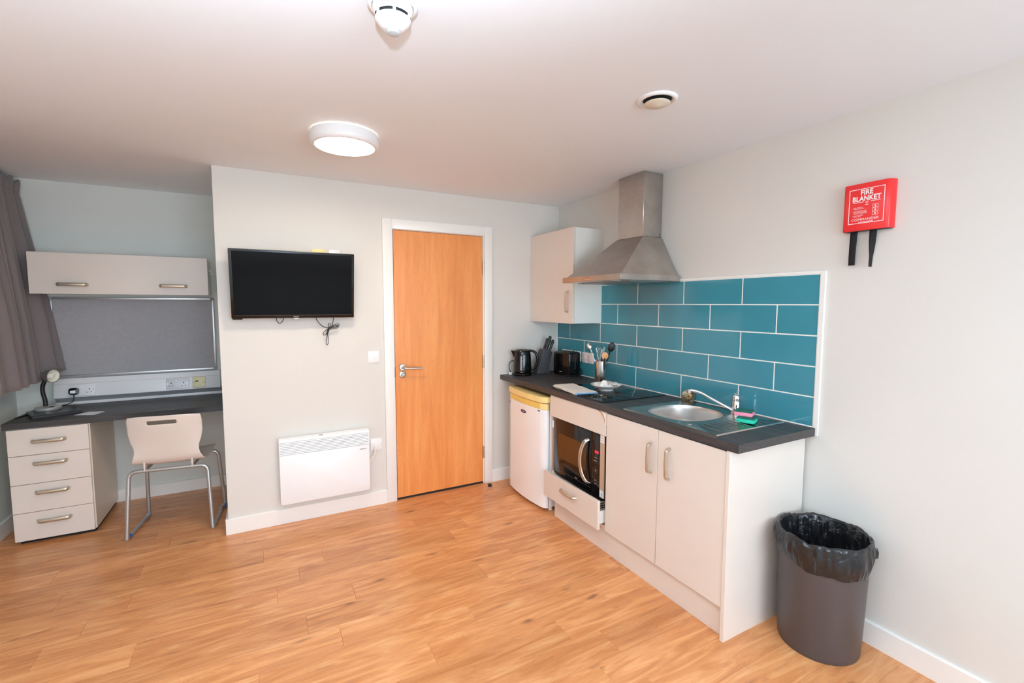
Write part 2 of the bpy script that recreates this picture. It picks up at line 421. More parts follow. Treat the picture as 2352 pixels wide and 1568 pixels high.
def thing(name, label, cat, loc, group=None):
    o = bpy.data.objects.new(name, None); C.objects.link(o); o.location = loc; o.empty_display_size = 0.05
    ORG[o.name] = tuple(loc); return tag(o, label, cat, group)
def struct(o): o['kind'] = 'structure'; return o
def text(name, body, size, pos, face, m, parent, sx=1.0, align='CENTER', bold=0.0, shear=0, space=1.0):
    """flat lettering; face: 'R' on surfaces facing -x, 'B' on surfaces facing -y"""
    cu = bpy.data.curves.new(name, 'FONT'); cu.body = body; cu.size = size; cu.align_x = align; cu.align_y = 'CENTER'
    cu.offset = bold; cu.space_character = space; cu.extrude = 0.0002; cu.resolution_u = 3; cu.shear = shear
    t = bpy.data.objects.new(name, cu); C.objects.link(t); bpy.context.view_layer.update()
    me = bpy.data.meshes.new_from_object(t.evaluated_get(bpy.context.evaluated_depsgraph_get()))
    bpy.data.objects.remove(t); bpy.data.curves.remove(cu)
    Mx = {'R': Matrix(((0,0,-1,0),(-1,0,0,0),(0,1,0,0),(0,0,0,1))), 'B': Matrix(((1,0,0,0),(0,0,-1,0),(0,1,0,0),(0,0,0,1)))}[face]
    me.transform(Matrix.Translation(Vector(pos)-Vector(ORG[parent.name])) @ Mx @ Matrix.Diagonal((sx,1,1,1)))
    me.materials.clear(); me.materials.append(M_(m))
    o = bpy.data.objects.new(name, me); C.objects.link(o); o.parent = parent; ORG[o.name] = ORG[parent.name]; me.name = name
    return o
def bow_handle(parent, p0, p1, nrm, out=0.028, r=0.0075, m='brushed'):
    """flat bow pull between two fixing points"""
    p0, p1, nrm = Vector(p0), Vector(p1), Vector(nrm); d = (p1-p0).normalized()
    pts = rnd_path([p0-nrm*0.0005, p0+nrm*out*0.95+d*0.006, (p0+p1)/2+nrm*out*1.08, p1+nrm*out*0.95-d*0.006, p1-nrm*0.0005], 0.016, 6)
    return MB().tube(pts, r, 10, flat=0.55, hint=nrm.cross(d).cross(d)).build('handle', m, parent)

# ------------------------------------------------------------------ room shell
XL, YB, XP = -3.86, 0.984, -2.578      # window wall, alcove back wall, end of the partition
YR = -6.6
fl_o = struct(MB().box(XL-0.1, 0.1, YR, YB+0.1, -0.08, -0.004).build('floor', 'subfloor', org=(0,0,0)))
full = MB(); PW_, PL = 0.1525, 0.9144
def plank_mesh(L, w=PW_):
    b = MB(); g = 0.0003; t = 0.0035
    x0, x1, y0, y1 = g, L-g, g, w-g; c = 0.0005
    v = lambda *p: b.bm.verts.new(p)
    lo = [v(x0,y0,-t), v(x1,y0,-t), v(x1,y1,-t), v(x0,y1,-t)]
    md = [v(x0,y0,-c), v(x1,y0,-c), v(x1,y1,-c), v(x0,y1,-c)]
    up = [v(x0+c,y0+c,0), v(x1-c,y0+c,0), v(x1-c,y1-c,0), v(x0+c,y1-c,0)]
    for A, B in ((lo,md),(md,up)):
        for i in range(4): b.bm.faces.new((A[i],A[(i+1)%4],B[(i+1)%4],B[i]))
    b.bm.faces.new(up)
    me = bpy.data.meshes.new('plank'); b.bm.to_mesh(me); b.bm.free(); me.materials.append(M['plank']); return me
pm_full = plank_mesh(PL); pm_cache = {}
joint = {-2:-2.99, 0:-1.566, 1:-1.16, 2:-1.466, 3:-1.152, 4:-1.291, 5:-1.406, 6:-1.05, 7:-1.288, 8:-1.157, 9:-1.487, 10:-0.826, 11:-1.16, 12:-1.015, 13:-1.153}
rp = random.Random(3)
for row in range(-8, 22):
    y0 = -0.183 - PW_*row
    if y0 > YB: continue
    xr = 0.0 if y0 < 0.1 else XP+0.08
    j = joint.get(row, rp.uniform(-2.0,-1.0))
    x = j - PL*math.ceil((j-XL)/PL)
    while x < xr-0.01:
        a, b_ = max(x, XL), min(x+PL, xr)
        if b_-a > 0.01:
            if abs((b_-a)-PL) < 1e-4: me = pm_full
            else:
                key = round(b_-a, 3)
                if key not in pm_cache: pm_cache[key] = plank_mesh(b_-a)
                me = pm_cache[key]
            o = bpy.data.objects.new('plank', me); C.objects.link(o); o.parent = fl_o; o.location = (a, y0, 0)
        x += PL
DL, DR, DT = -1.467, -0.744, 2.05       # door leaf
wb = struct(MB().box(XP, DL-0.012, 0, 0.11, 0, H).box(DR+0.012, 0.0, 0, 0.11, 0, H).box(DL-0.012, DR+0.012, 0, 0.11, DT+0.012, H).build('wall_back', 'wall', org=(0,0,0)))
struct(MB().box(XP, XP+0.11, 0.11, YB, 0, H).build('wall_alcove_right', 'wall_grey', org=(0,0,0)))
struct(MB().box(XL-0.1, XP+0.11, YB, YB+0.1, 0, H).build('wall_alcove_back', 'wall_grey', org=(0,0,0)))
struct(MB().box(XL-0.1, XL, YR, YB, 0, H).build('wall_left', 'wall_grey', org=(0,0,0)))
wr = struct(MB().box(0, 0.1, YR, 0.11, 0, H).build('wall_right', 'wall', org=(0,0,0)))
struct(MB().box(XL-0.1, 0.1, YR-0.1, YR, 0, H).build('wall_front', 'wall', org=(0,0,0)))
struct(MB().box(XL-0.1, 0.1, YR-0.1, YB+0.1, H, H+0.1).build('ceiling', 'ceiling', org=(0,0,0)))
# skirting boards
def skirt(name, axis, a, b, wall, sgn, h=0.103, t=0.015):
    p = [(wall,0.0), (wall+sgn*t,0.0), (wall+sgn*t,h-0.004), (wall+sgn*(t-0.005),h), (wall,h)]
    struct(MB().prism(p, axis, a, b).build(name, 'white_gloss', org=(0,0,0), ang=30))
skirt('baseboard_back', 'x', XP-0.015, -1.549, 0, -1)
skirt('baseboard_corner', 'x', -0.661, -0.0, 0, -1)
skirt('baseboard_right', 'y', YR, -2.186, 0, -1)
skirt('baseboard_left', 'y', YR, YB, XL, 1)
skirt('baseboard_alcove', 'x', XL+0.015, XP, YB, -1, 0.092)
skirt('baseboard_partition', 'y', 0.0, YB-0.015, XP, -1)

# tiles: rows from the worktop up, set 0.4 m long in half-bond on a pale grout bed
zr = [0.9165, 1.062, 1.210, 1.359, 1.5075, 1.654]
MB().box(-0.0078,0,-2.2125,0.0,0.915,1.359).box(-0.0078,0,-2.2125,-0.603,1.359,1.656).build('grout_bed', 'grout', wr)
g = 0.0026
for ri in range(5):
    z0, z1 = zr[ri]+g, zr[ri+1]-g
    js = [-0.199,-0.604,-1.004,-1.407,-1.809,-2.2115] if ri in (0,2,4) else [-0.012,-0.40,-0.80,-1.202,-1.605,-2.008,-2.2115]
    prev = 0.0 if ri < 3 else -0.604
    for jy in js:
        if jy >= prev-0.001: continue
        b = MB().box(-0.0085, -0.004, prev-g, jy+g, z0, z1, 0.0012, 1)
        b.build('tile', 'tile', wr); prev = jy
t1 = struct(MB().box(-0.012,0,-2.235,-2.2115,0.876,1.668,0.002,1).box(-0.012,0,-2.2115,-0.615,1.655,1.668,0.002,1).build('trim_1', 'white_gloss', org=(0,0,0)))
struct(MB().box(-0.010,0,-2.2115,0,0.9135,0.9175,0.001,1).box(-0.585,0,-0.006,0,0.908,0.9195,0.001,1).box(-0.013,-0.0085,-0.012,0,0.9175,1.36).build('trim_2', 'grout_white', org=(0,0,0)))

# door
d1 = bpy.data.objects.new('door_1', None); C.objects.link(d1); d1.location = ((DL+DR)/2, 0, 0); ORG['door_1'] = ((DL+DR)/2, 0, 0); struct(d1)
d1['label'] = 'orange beech veneered flush door in a white frame'
MB().box(DL, DR, 0.0, 0.044, 0.016, DT, 0.0015, 1).build('door_leaf', 'door', d1)
MB().box(DL, DR, 0.001, 0.045, 0.001, 0.015).build('threshold_gap', 'dark_gap', d1)
aw = 0.072
for (x0,x1,z0,z1) in ((-1.549,-1.549+aw,0,2.128),(-0.661-aw,-0.661,0,2.128),(-1.549+aw,-0.661-aw,2.128-aw,2.128)):
    MB().box(x0,x1,-0.018,0,z0,z1,0.003,2).build('architrave', 'white_gloss', d1)
MB().box(DL-0.0115,DL-0.003,0,0.11,0,DT+0.011).box(DR+0.003,DR+0.0115,0,0.11,0,DT+0.011).box(DL-0.003,DR+0.003,0,0.11,DT+0.003,DT+0.011).build('door_lining', 'white_gloss', d1)
for zc in (1.80,1.032,0.268):
    h = MB().cyl((DR+0.006,-0.006,zc-0.05),(DR+0.006,-0.006,zc+0.05),0.0065,12)
    for k in range(4): h.cyl((DR+0.006,-0.006,zc-0.03+k*0.02-0.0012),(DR+0.006,-0.006,zc-0.03+k*0.02+0.0012),0.0075,12)
    h.box(DR+0.0,DR+0.012,-0.003,0.0,zc-0.05,zc+0.05).build('hinge', 'satin', d1)
lv = MB().lathe([(0,0),(0.026,0),(0.026,0.006),(0.023,0.009),(0,0.009)], (-1.414,0,1.029), 28, axis=(0,-1,0)).build('lever_handle', 'satin', d1)
MB().tube(rnd_path([(-1.414,-0.008,1.029),(-1.414,-0.055,1.026),(-1.275,-0.058,1.020)],0.02,7), 0.0095, 14).build('lever', 'satin', lv)
tt = MB().lathe([(0,0),(0.026,0),(0.026,0.006),(0.022,0.009),(0.014,0.009),(0.013,0.02),(0.010,0.023),(0,0.023)], (-1.414,0,0.972), 28, axis=(0,-1,0)).build('thumb_turn', 'satin', d1)
MB().box(-1.417,-1.411,-0.036,-0.021,0.962,0.982,0.002,2).build('turn_grip', 'satin', tt)
MB().box(DL-0.004,DL-0.001,-0.0015,0.006,0.955,1.03).build('keep_plate', 'dark_gap', d1)

# ------------------------------------------------------------------ ceiling fittings
cl = thing('ceiling_light', 'round white flush ceiling lamp with a glowing disc', 'lamp', (-1.94,-0.95,H))
MB().lathe([(0.150,-0.004),(0.160,-0.006),(0.165,-0.014),(0.166,-0.045),(0.162,-0.060),(0.152,-0.067),(0.142,-0.066),(0.140,-0.058),(0.140,-0.050)], (-1.94,-0.95,H), 56).build('lamp_housing', 'white_plastic', cl, ang=60)
MB().lathe([(0,-0.064),(0.07,-0.0635),(0.125,-0.061),(0.140,-0.056),(0.140,-0.045),(0,-0.045)], (-1.94,-0.95,H), 56).build('diffuser', 'lampglow', cl)
MB().lathe([(0.120,-0.001),(0.150,-0.0015),(0.150,-0.004),(0.120,-0.004)], (-1.94,-0.95,H), 48).build('back_glow', 'lampback', cl)
cv = thing('ceiling_vent', 'round cream extract valve in the ceiling with a dark slot', 'vent', (-0.862,-1.985,H))
MB().lathe([(0.081,0),(0.081,-0.004),(0.077,-0.009),(0.070,-0.011),(0.062,-0.008),(0.058,0.0)], (-0.862,-1.985,H), 48).build('vent_ring', 'white_plastic', cv, ang=60)
MB().lathe([(0,-0.0015),(0.0585,-0.001)], (-0.862,-1.985,H), 40).build('vent_throat', 'dark_gap', cv)
MB().lathe([(0,-0.030),(0.012,-0.029),(0.035,-0.022),(0.050,-0.020),(0.053,-0.0175),(0.05,-0.015),(0,-0.012)], (-0.862,-1.985,H), 44).build('valve_disc', mat('cream_valve', (232,222,204), 0.4), cv, ang=60)
MB().cyl((-0.862,-1.985,H-0.001),(-0.862,-1.985,H-0.016),0.012,14).build('valve_stem', 'white_plastic', cv)
sd = thing('smoke_detector', 'white smoke alarm with dark slots and a clear tip', 'smoke alarm', (-1.988,-2.10,H))
sc_ = (-1.988,-2.10,H)
MB().lathe([(0.060,0),(0.064,-0.004),(0.067,-0.020),(0.0675,-0.026),(0.062,-0.030),(0.058,-0.031),(0.056,-0.026),(0.055,-0.012)], sc_, 48).build('sounder_base', mat('alarm_white', (246,245,240), 0.35), sd, ang=60)
MB().lathe([(0.055,-0.010),(0.054,-0.036),(0.050,-0.048),(0.0485,-0.052)], sc_, 48).build('collar', 'white_plastic', sd, ang=60)
MB().lathe([(0.046,-0.051),(0.0455,-0.061)], sc_, 48).build('sensor_chamber', 'dark_gap', sd)
for k in range(6):
    rb = MB()
    a = 2*PI*k/6+0.35; ca, sa = math.cos(a), math.sin(a)
    rb.box(-0.004,0.004,-0.003,0.003,-0.0055,0.0055, M=Matrix.Translation((sc_[0]+ca*0.0465,sc_[1]+sa*0.0465,H-0.056)) @ Matrix.Rotation(a+PI/2,4,'Z'))
    rb.build('chamber_rib', 'white_plastic', sd)
MB().lathe([(0.049,-0.0605),(0.0475,-0.065),(0.039,-0.076),(0.029,-0.0845),(0.023,-0.0875),(0.019,-0.088)], sc_, 48).build('cap', 'white_plastic', sd, ang=60)
MB().lathe([(0.019,-0.085),(0.0185,-0.093),(0.016,-0.098),(0.010,-0.1005),(0,-0.101)], sc_, 28).build('clear_tip', 'clear', sd)
vs = MB()
for k in range(7):
    a = R(226+k*5.2)
    vs.box(-0.0007,0.0007,-0.0012,0.0006,-0.006,0.006, M=Matrix.Translation((sc_[0]+math.cos(a)*0.0545,sc_[1]+math.sin(a)*0.0545,H-0.038)) @ Matrix.Rotation(a-PI/2,4,'Z'))
vs.build('sound_slot', 'print_grey', sd)

# ------------------------------------------------------------------ wall plates
def plate(name, label, x0, x1, z0, z1, y=0.0, m='white_plastic', group=None):
    t = thing(name, label, 'socket' if 'switch' not in name else 'switch', ((x0+x1)/2, y, z0), group)
    MB().box(x0,x1,y-0.009,y,z0,z1,0.0025,2).build('face_plate', m, t)
    return t
def screw(t, x, z, y, m='satin'): MB().lathe([(0,0.0005),(0.0028,0.0005),(0.003,0)], (x,y,z), 12, axis=(0,-1,0)).build('screw', m, t)
ls = plate('light_switch', 'square white light switch on the wall left of the door', -1.668,-1.583,1.077,1.162)
MB().box(-1.632,-1.619,-0.013,-0.008,1.107,1.132,0.002,2).build('rocker', 'white_plastic', ls)
for x in (-1.656,-1.595): screw(ls, x, 1.1195, -0.009)
sp = plate('fused_spur', 'square white fused outlet beside the heater, its cable drooping', -1.664,-1.578,0.420,0.508); sp['category'] = 'socket'
MB().box(-1.610,-1.595,-0.013,-0.008,0.447,0.474,0.002,2).build('rocker', 'white_plastic', sp)
MB().box(-1.652,-1.630,-0.0115,-0.008,0.450,0.480,0.001,1).build('fuse_carrier', 'white_plastic', sp)
for x in (-1.654,-1.587): screw(sp, x, 0.464, -0.009)
MB().tube(cr([(-1.641,-0.008,0.444),(-1.638,-0.028,0.440),(-1.637,-0.034,0.415),(-1.650,-0.036,0.385),(-1.672,-0.036,0.364),(-1.70,-0.03,0.352)],6), 0.0042, 8).build('cable', mat('cream_cable', (240,228,206), 0.4), sp)
p1 = plate('aerial_outlet', 'yellowed wall plate peeping over the top edge of the television', -2.022,-1.938,1.793,1.8785, m='cream_plastic')
MB().cyl((-1.98,-0.009,1.836),(-1.98,-0.016,1.836),0.008,12).build('coaxial_port', 'satin', p1); p1['category'] = 'socket'
p2 = plate('switched_socket', 'white wall plate beside the yellowed one above the television', -1.915,-1.843,1.792,1.877); p2['category'] = 'socket'
MB().box(-1.886,-1.873,-0.012,-0.008,1.845,1.868,0.002,2).build('rocker', 'white_plastic', p2)
def double_socket(label, place, group=None, plug=False):
    """a twin socket plate; place(x, z, d) -> world point, x across, z up from plate centre, d out of the wall"""
    o = place(0,-0.043,0)
    t = thing('double_socket', label, 'socket', o, group)
    ex = (Vector(place(1,0,0))-Vector(place(0,0,0))); ez = (Vector(place(0,1,0))-Vector(place(0,0,0))); ey = (Vector(place(0,0,1))-Vector(place(0,0,0)))
    c = Vector(place(0,0,0))
    Mx = Matrix(((ex.x,ez.x,ey.x,c.x),(ex.y,ez.y,ey.y,c.y),(ex.z,ez.z,ey.z,c.z),(0,0,0,1)))
    MB().box(-0.073,0.073,-0.043,0.043,0,0.009,0.0025,2,M=Mx).build('face_plate', mat('grey_white_plastic', (232,229,231), 0.3), t)
    for sx in (-0.0085,0.0085): MB().box(sx-0.006,sx+0.006,0.008,0.030,0.008,0.0125,0.002,2,M=Mx).build('rocker', 'white_plastic', t)
    for sx in (-0.062,0.062): MB().box(sx-0.003,sx+0.003,-0.003,0.003,0.0088,0.0095,M=Mx).build('screw', 'satin', t)
    for sx in (-0.04,0.04):
        MB().box(sx-0.0026,sx+0.0026,-0.002,0.008,0.0086,0.0094,M=Mx).build('earth_slot', 'dark_gap', t)
        for q in (-0.011,0.011): MB().box(sx+q-0.0042,sx+q+0.0042,-0.0205,-0.0165,0.0086,0.0094,M=Mx).build('pin_slot', 'dark_gap', t)
    return t

# ------------------------------------------------------------------ television
TVM = Matrix.Translation((0,-0.078,1.412)) @ Matrix.Rotation(R(9.5),4,'X') @ Matrix.Translation((0,0.1,-1.412))
tv = thing('television', 'black flat screen television hung on the wall left of the door', 'television', (-2.137,-0.06,1.41))
MB().box(-2.505,-1.770,-0.100,-0.072,1.412,1.847,0.004,2).build('bezel', 'black_gloss', tv, M=TVM)
MB().box(-2.488,-1.787,-0.1015,-0.0995,1.434,1.834,0.0006,1).build('screen', 'screen', tv, M=TVM)
MB().box(-2.40,-1.875,-0.073,-0.040,1.440,1.800,0.012,3).build('rear_housing', 'black_matt', tv, M=TVM)
MB().box(-2.24,-2.04,-0.041,0.0,1.53,1.73,0.002,1).build('wall_bracket', 'black_matt', tv)
MB().prism([(-2.155,1.414),(-2.150,1.409),(-2.137,1.4055),(-2.124,1.409),(-2.119,1.414)], 'y', -0.1035, -0.098, 0.0006, 1).build('status_lens', mat('silver_lens', (232,226,222), 0.2, metal=0.6), tv, M=TVM)
MB().box(-2.154,-2.121,-0.1012,-0.1000,1.4205,1.4245).build('maker_mark', 'print_grey', tv, M=TVM)
MB().box(-2.50,-2.445,-0.096,-0.075,1.404,1.413,0.002,1).build('button_strip', 'black_matt', tv, M=TVM)
MB().box(-2.486,-1.789,-0.1012,-0.0995,1.4318,1.4332).build('bezel_highlight', 'print_dark', tv, M=TVM)
MB().tube(cr([(-2.256,-0.045,1.46),(-2.255,-0.045,1.418),(-2.250,-0.046,1.392),(-2.235,-0.047,1.378),(-2.218,-0.046,1.392),(-2.210,-0.045,1.418),(-2.208,-0.045,1.46)],6), 0.0022, 8).build('short_cable', 'black_cable', tv)
# the long lead bunched in a knot
kc = MB()
K = Vector((-1.930,-0.042,1.338))
kc.tube(cr([(-2.02,-0.045,1.45),(-2.012,-0.045,1.408),(-1.995,-0.045,1.376),(-1.968,-0.045,1.350),(-1.942,-0.044,1.341),K,(-1.915,-0.042,1.348),(-1.905,-0.043,1.38),(-1.900,-0.045,1.42),(-1.898,-0.045,1.46)],6), 0.0024, 8)
def loop(tip, w, r=0.002, k=(0,0,0)):
    tip = Vector(tip); kk = K+Vector(k); d = tip-kk; n = Vector((-d.z,0,d.x)).normalized()*w
    kc.tube(cr([kk, kk+d*0.35+n*0.7, kk+d*0.8+n, tip, kk+d*0.8-n, kk+d*0.35-n*0.7],6,closed=True), r, 8, closed=True)
loop((-1.866,-0.05,1.364), 0.009); loop((-1.868,-0.038,1.352), 0.010, k=(0.002,0.004,-0.004)); loop((-1.874,-0.045,1.358), 0.004)
loop((-1.928,-0.04,1.372), 0.007); loop((-1.968,-0.038,1.292), 0.010); loop((-1.948,-0.046,1.222), 0.0065, k=(-0.012,0,-0.04))
kc.tube(cr([K+Vector((0.008,0,0.006)),K,K+Vector((-0.010,0,-0.022)),K+Vector((-0.017,0,-0.042))],4), [0.007]*13, 10)
kc.build('knotted_cable', 'black_cable', tv)

# ------------------------------------------------------------------ heater
ht = thing('convector_heater', 'white wall mounted convector heater with a slotted top', 'heater', (-1.978,-0.02,0.158))
hx0, hx1, hz0, hz1, hy = -2.270,-1.687,0.158,0.600,-0.088
def rrect(x0,x1,z0,z1,r,n=5,top=True):
    P = []
    for (cx,cz,a0,on) in ((x1-r,z0+r,-90,True),(x1-r,z1-r,0,top),(x0+r,z1-r,90,top),(x0+r,z0+r,180,True)):
        if not on: P.append((x1 if a0 == 0 else x0, z1)); continue
        for k in range(n+1):
            a = R(a0+90*k/n); P.append((cx+r*math.cos(a), cz+r*math.sin(a)))
    return P
MB().prism(rrect(hx0,hx1,hz0,0.497,0.018,5,False), 'y', -0.088, -0.028, 0.004, 2).build('front_panel', 'heater', ht)
MB().box(hx0+0.012,hx1-0.012,-0.030,0,0.18,0.585).build('wall_bracket', 'white_plastic', ht)
MB().prism([(-0.088,0.588),(-0.084,0.596),(-0.070,0.603),(-0.035,0.606),(-0.028,0.600),(-0.028,0.583),(-0.088,0.5845)], 'x', hx0, hx1).build('top_cover', 'heater', ht)
for xa in (hx0, hx1-0.006): MB().box(xa,xa+0.006,-0.088,-0.028,0.497,0.585).build('side_cheek', 'heater', ht)
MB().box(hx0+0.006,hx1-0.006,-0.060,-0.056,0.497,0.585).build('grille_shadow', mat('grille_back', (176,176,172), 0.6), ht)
for k in range(8):
    z = 0.4995+k*0.01065
    MB().prism([(-0.088,z+0.0008),(-0.0865,z+0.0076),(-0.066,z+0.0102),(-0.066,z+0.0030)], 'x', hx0+0.006, hx1-0.006).build('slat', 'heater', ht)
text('maker_mark', 'STIEBEL ELTRON', 0.0088, (-1.732,-0.0888,0.4685), 'B', 'print_dark', ht, sx=0.66, bold=0.0002, space=1.05)
MB().box(-2.02,-1.995,-0.0745,-0.06,0.6035,0.6055).build('top_mark', 'print_grey', ht)

# ------------------------------------------------------------------ study alcove: cupboard, pinboard, trunking, desk
ob = thing('overhead_cupboard', 'long beige flap door cupboard above the grey pinboard', 'cupboard', (-3.168,0.84,1.568))
cx0, cx1 = -3.657,-2.681
MB().box(cx0+0.002,cx1-0.002,0.702,YB,1.570,1.838).build('carcass', 'cab_white', ob)
fd = MB().box(cx0,cx1,0.684,0.701,1.568,1.841,0.0015,1).build('flap_door', 'cashmere', ob)
for (a,b_) in ((-3.520,-3.366),(-2.972,-2.812)): bow_handle(fd, (a,0.684,1.632), (b_,0.684,1.632), (0,-1,0), 0.024, 0.0115)
MB().tube(rnd_path([(cx1-0.002,0.80,1.758),(cx1+0.012,0.80,1.756),(cx1+0.014,0.80,1.728),(cx1+0.024,0.80,1.724),(cx1+0.026,0.80,1.736)],0.006,4), 0.0035, 8).build('hook', 'white_plastic', ob)
pb = thing('pinboard', 'grey felt pinboard with a silver frame under the overhead cupboard', 'pinboard', (-3.162,0.975,0.975))
bx0,bx1,bz0,bz1 = -3.652,-2.672,0.974,1.552
MB().box(bx0+0.012,bx1-0.012,0.968,YB-0.002,bz0+0.012,bz1-0.012).build('felt_panel', 'felt', pb)
for (x0,x1,z0,z1) in ((bx0+0.02,bx1-0.02,bz0,bz0+0.018),(bx0+0.02,bx1-0.02,bz1-0.018,bz1),(bx0,bx0+0.018,bz0+0.02,bz1-0.02),(bx1-0.018,bx1,bz0+0.02,bz1-0.02)):
    MB().box(x0,x1,0.960,YB,z0,z1,0.004,2).build('frame_rail', 'alu', pb)
for (x,z) in ((bx0,bz0),(bx0,bz1-0.021),(bx1-0.021,bz0),(bx1-0.021,bz1-0.021)):
    MB().box(x,x+0.021,0.959,YB,z,z+0.021,0.005,3).build('corner_cap', 'trunk_grey', pb)
tk = thing('cable_trunking', 'white sloping cable trunking along the wall behind the desk', 'trunking', (-3.152,0.95,0.776))
def lerp(a,b,t): return a+(b-a)*t
MB().prism([(YB,0.968),(0.954,0.968),(0.951,0.966),(0.923,0.836),(0.925,0.832),(YB,0.832)], 'x', -3.652, -2.660, 0.001, 1).build('cover', 'white_plastic', tk)
MB().prism([(YB,0.832),(0.930,0.832),(0.962,0.796),(YB,0.796)], 'x', -3.648, -2.646).build('underside', 'trunk_grey', tk)  # white trunking's underside, its shade put into the grey colour
MB().box(-3.652,-2.640,0.955,YB,0.776,0.797,0.003,2).build('base_strip', 'white_plastic', tk)
MB().prism([(YB,0.969),(0.953,0.969),(0.922,0.834),(0.928,0.8305),(YB,0.8305)], 'x', -2.660, -2.655).build('end_cap', 'white_plastic', tk)
MB().box(-3.65,-2.66,0.9410,0.9445,0.9283,0.9291).build('lid_seam', 'trunk_grey', tk)
sl = Vector((0,-0.028,-0.130)).normalized(); upv = -sl; outv = Vector((0,-0.978,0.2105)); outv = Vector((0,-upv.z,upv.y)).normalized()
def tplace(xc, zc=0.882):
    yc = lerp(0.923,0.951,(zc-0.836)/0.13)
    return lambda x,z,d: (Vector((xc+x,yc,zc)) + upv*z + outv*d)
double_socket('left twin socket on the desk trunking, with a black plug in it', tplace(-3.497))
double_socket('right twin socket on the desk trunking, empty, next to a yellow plate', tplace(-2.934,0.884))
do = thing('data_outlet', 'yellowed square data outlet at the right end of the trunking', 'socket', (-2.794,0.93,0.84))
pl = tplace(-2.794,0.884); c0 = Vector(pl(0,0,0)); e1 = Vector(pl(1,0,0))-c0; e2 = Vector(pl(0,1,0))-c0; e3 = Vector(pl(0,0,1))-c0
Md = Matrix(((e1.x,e2.x,e3.x,c0.x),(e1.y,e2.y,e3.y,c0.y),(e1.z,e2.z,e3.z,c0.z),(0,0,0,1)))
MB().box(-0.043,0.043,-0.043,0.043,0,0.012,0.006,2,M=Md).build('face_plate', 'ivory_plastic', do)
MB().box(-0.025,-0.004,0.004,0.011,0.0115,0.0125,M=Md).build('data_port', 'dark_gap', do)
for sx in (-0.034,0.034): MB().box(sx-0.0028,sx+0.0028,-0.003,0.003,0.0118,0.0124,M=Md).build('screw', 'print_dark', do)
DZ = 0.775
dk = tag(MB().box(-3.748,XP,0.428,YB,DZ-0.038,DZ,0.0015,1).build('desk', 'desktop'), 'charcoal woodgrain desk top spanning the alcove', 'desk')
pd = thing('drawer_pedestal', 'beige four drawer pedestal under the left end of the desk', 'drawers', (-3.54,0.70,0))
px0, px1 = -3.730,-3.345
MB().box(px0+0.002,px1,0.449,YB-0.016,0.028,DZ-0.038).build('carcass', 'cash_edge', pd)
MB().box(px0+0.012,px1-0.012,0.47,YB-0.03,0,0.03).build('plinth', 'dark_gap', pd)
zs = [0.026,0.205,0.385,0.567,0.733]
for i in range(4):
    w = MB().box(px0,px1-0.006,0.430,0.448,zs[i]+0.0015,zs[i+1]-0.0015,0.001,1).build('drawer', 'cashmere', pd)
    hz = (0.145,0.330,0.514,0.654)[i]
    bow_handle(w, (-3.617,0.430,hz), (-3.462,0.430,hz), (0,-1,0), 0.024, 0.0115)

# desk lamp standing on a folder
fo = thing('folder', 'flat black folder lying under the base of the desk lamp', 'folder', (-3.56,0.65,DZ))
Mf = Matrix.Translation((-3.575,0.655,DZ)) @ Matrix.Rotation(R(24),4,'Z')
MB().box(-0.115,0.125,-0.105,0.105,0.0,0.003,0.001,1,M=Mf).box(-0.115,0.125,-0.105,0.105,0.017,0.020,0.001,1,M=Mf).box(-0.117,-0.113,-0.105,0.105,0.0,0.020,0.001,1,M=Mf).build('cover', 'folder', fo)
MB().box(-0.111,0.121,-0.101,0.101,0.003,0.017,M=Mf).build('contents', 'black_matt', fo)
LB = Vector((-3.622,0.722,DZ+0.020))
la = thing('desk_lamp', 'silver desk lamp with a black bendy neck in the desk corner', 'lamp', LB)
MB().lathe([(0,0),(0.066,0),(0.069,0.004),(0.069,0.016),(0.065,0.020),(0.03,0.024),(0,0.025)], LB, 40).build('base', mat('silver_base_paint', (196,194,190), 0.3, metal=0.4), la)
MB().box(-0.012,0.012,-0.006,0.006,0.0,0.006,0.002,2,M=Matrix.Translation(LB+Vector((0.03,-0.035,0.0205)))).build('switch', 'black_gloss', la)
nk = [LB+Vector(p) for p in ((-0.015,0.012,0.02),(-0.015,0.012,0.06),(-0.022,0.01,0.11),(-0.021,0.008,0.155),(-0.010,0.006,0.19),(-0.004,0.004,0.222))]
nb = MB(); path = cr(nk, 8)
nb.tube(path, [0.0125 if i%2 else 0.0112 for i in range(len(path))], 14); nb.build('neck', 'black_matt', la)
hd = Vector((0.86,-0.50,-0.06)).normalized(); hc = LB+Vector((-0.045,0.025,0.234))
sh = MB().lathe([(0,0),(0.016,0),(0.0195,0.003),(0.0205,0.046),(0.020,0.050),(0.026,0.054),(0.036,0.068),(0.042,0.086),(0.0445,0.108),(0.0425,0.108),(0.040,0.088),(0.034,0.070),(0.022,0.058),(0,0.056)], hc, 36, axis=hd).build('lamp_head', mat('silver_paint', (168,166,164), 0.32, metal=0.7), la)
MB().lathe([(0.0415,0.1055),(0.0395,0.088),(0.0335,0.0705),(0.020,0.060),(0,0.058)], hc, 32, axis=hd).build('reflector', mat('reflector_white', (240,238,224), 0.35), sh)
MB().lathe([(0,0.058),(0.012,0.060),(0.020,0.074),(0.023,0.088),(0.019,0.100),(0.010,0.1055),(0,0.1065)], hc, 24, axis=hd).build('bulb', mat('bulb_glass', (244,240,228), 0.25), sh)
pg = tplace(-3.537,0.873); gc = Vector(pg(0,0,0)); g1 = Vector((1,0,0)); Mg = Matrix(((1,upv.x,outv.x,gc.x),(0,upv.y,outv.y,gc.y),(0,upv.z,outv.z,gc.z),(0,0,0,1)))
pgm = MB().prism(rrect(-0.026,0.026,-0.024,0.024,0.016,5), 'z', 0.010, 0.042, 0.004, 2).build('plug', 'black_gloss', la, M=Mg)
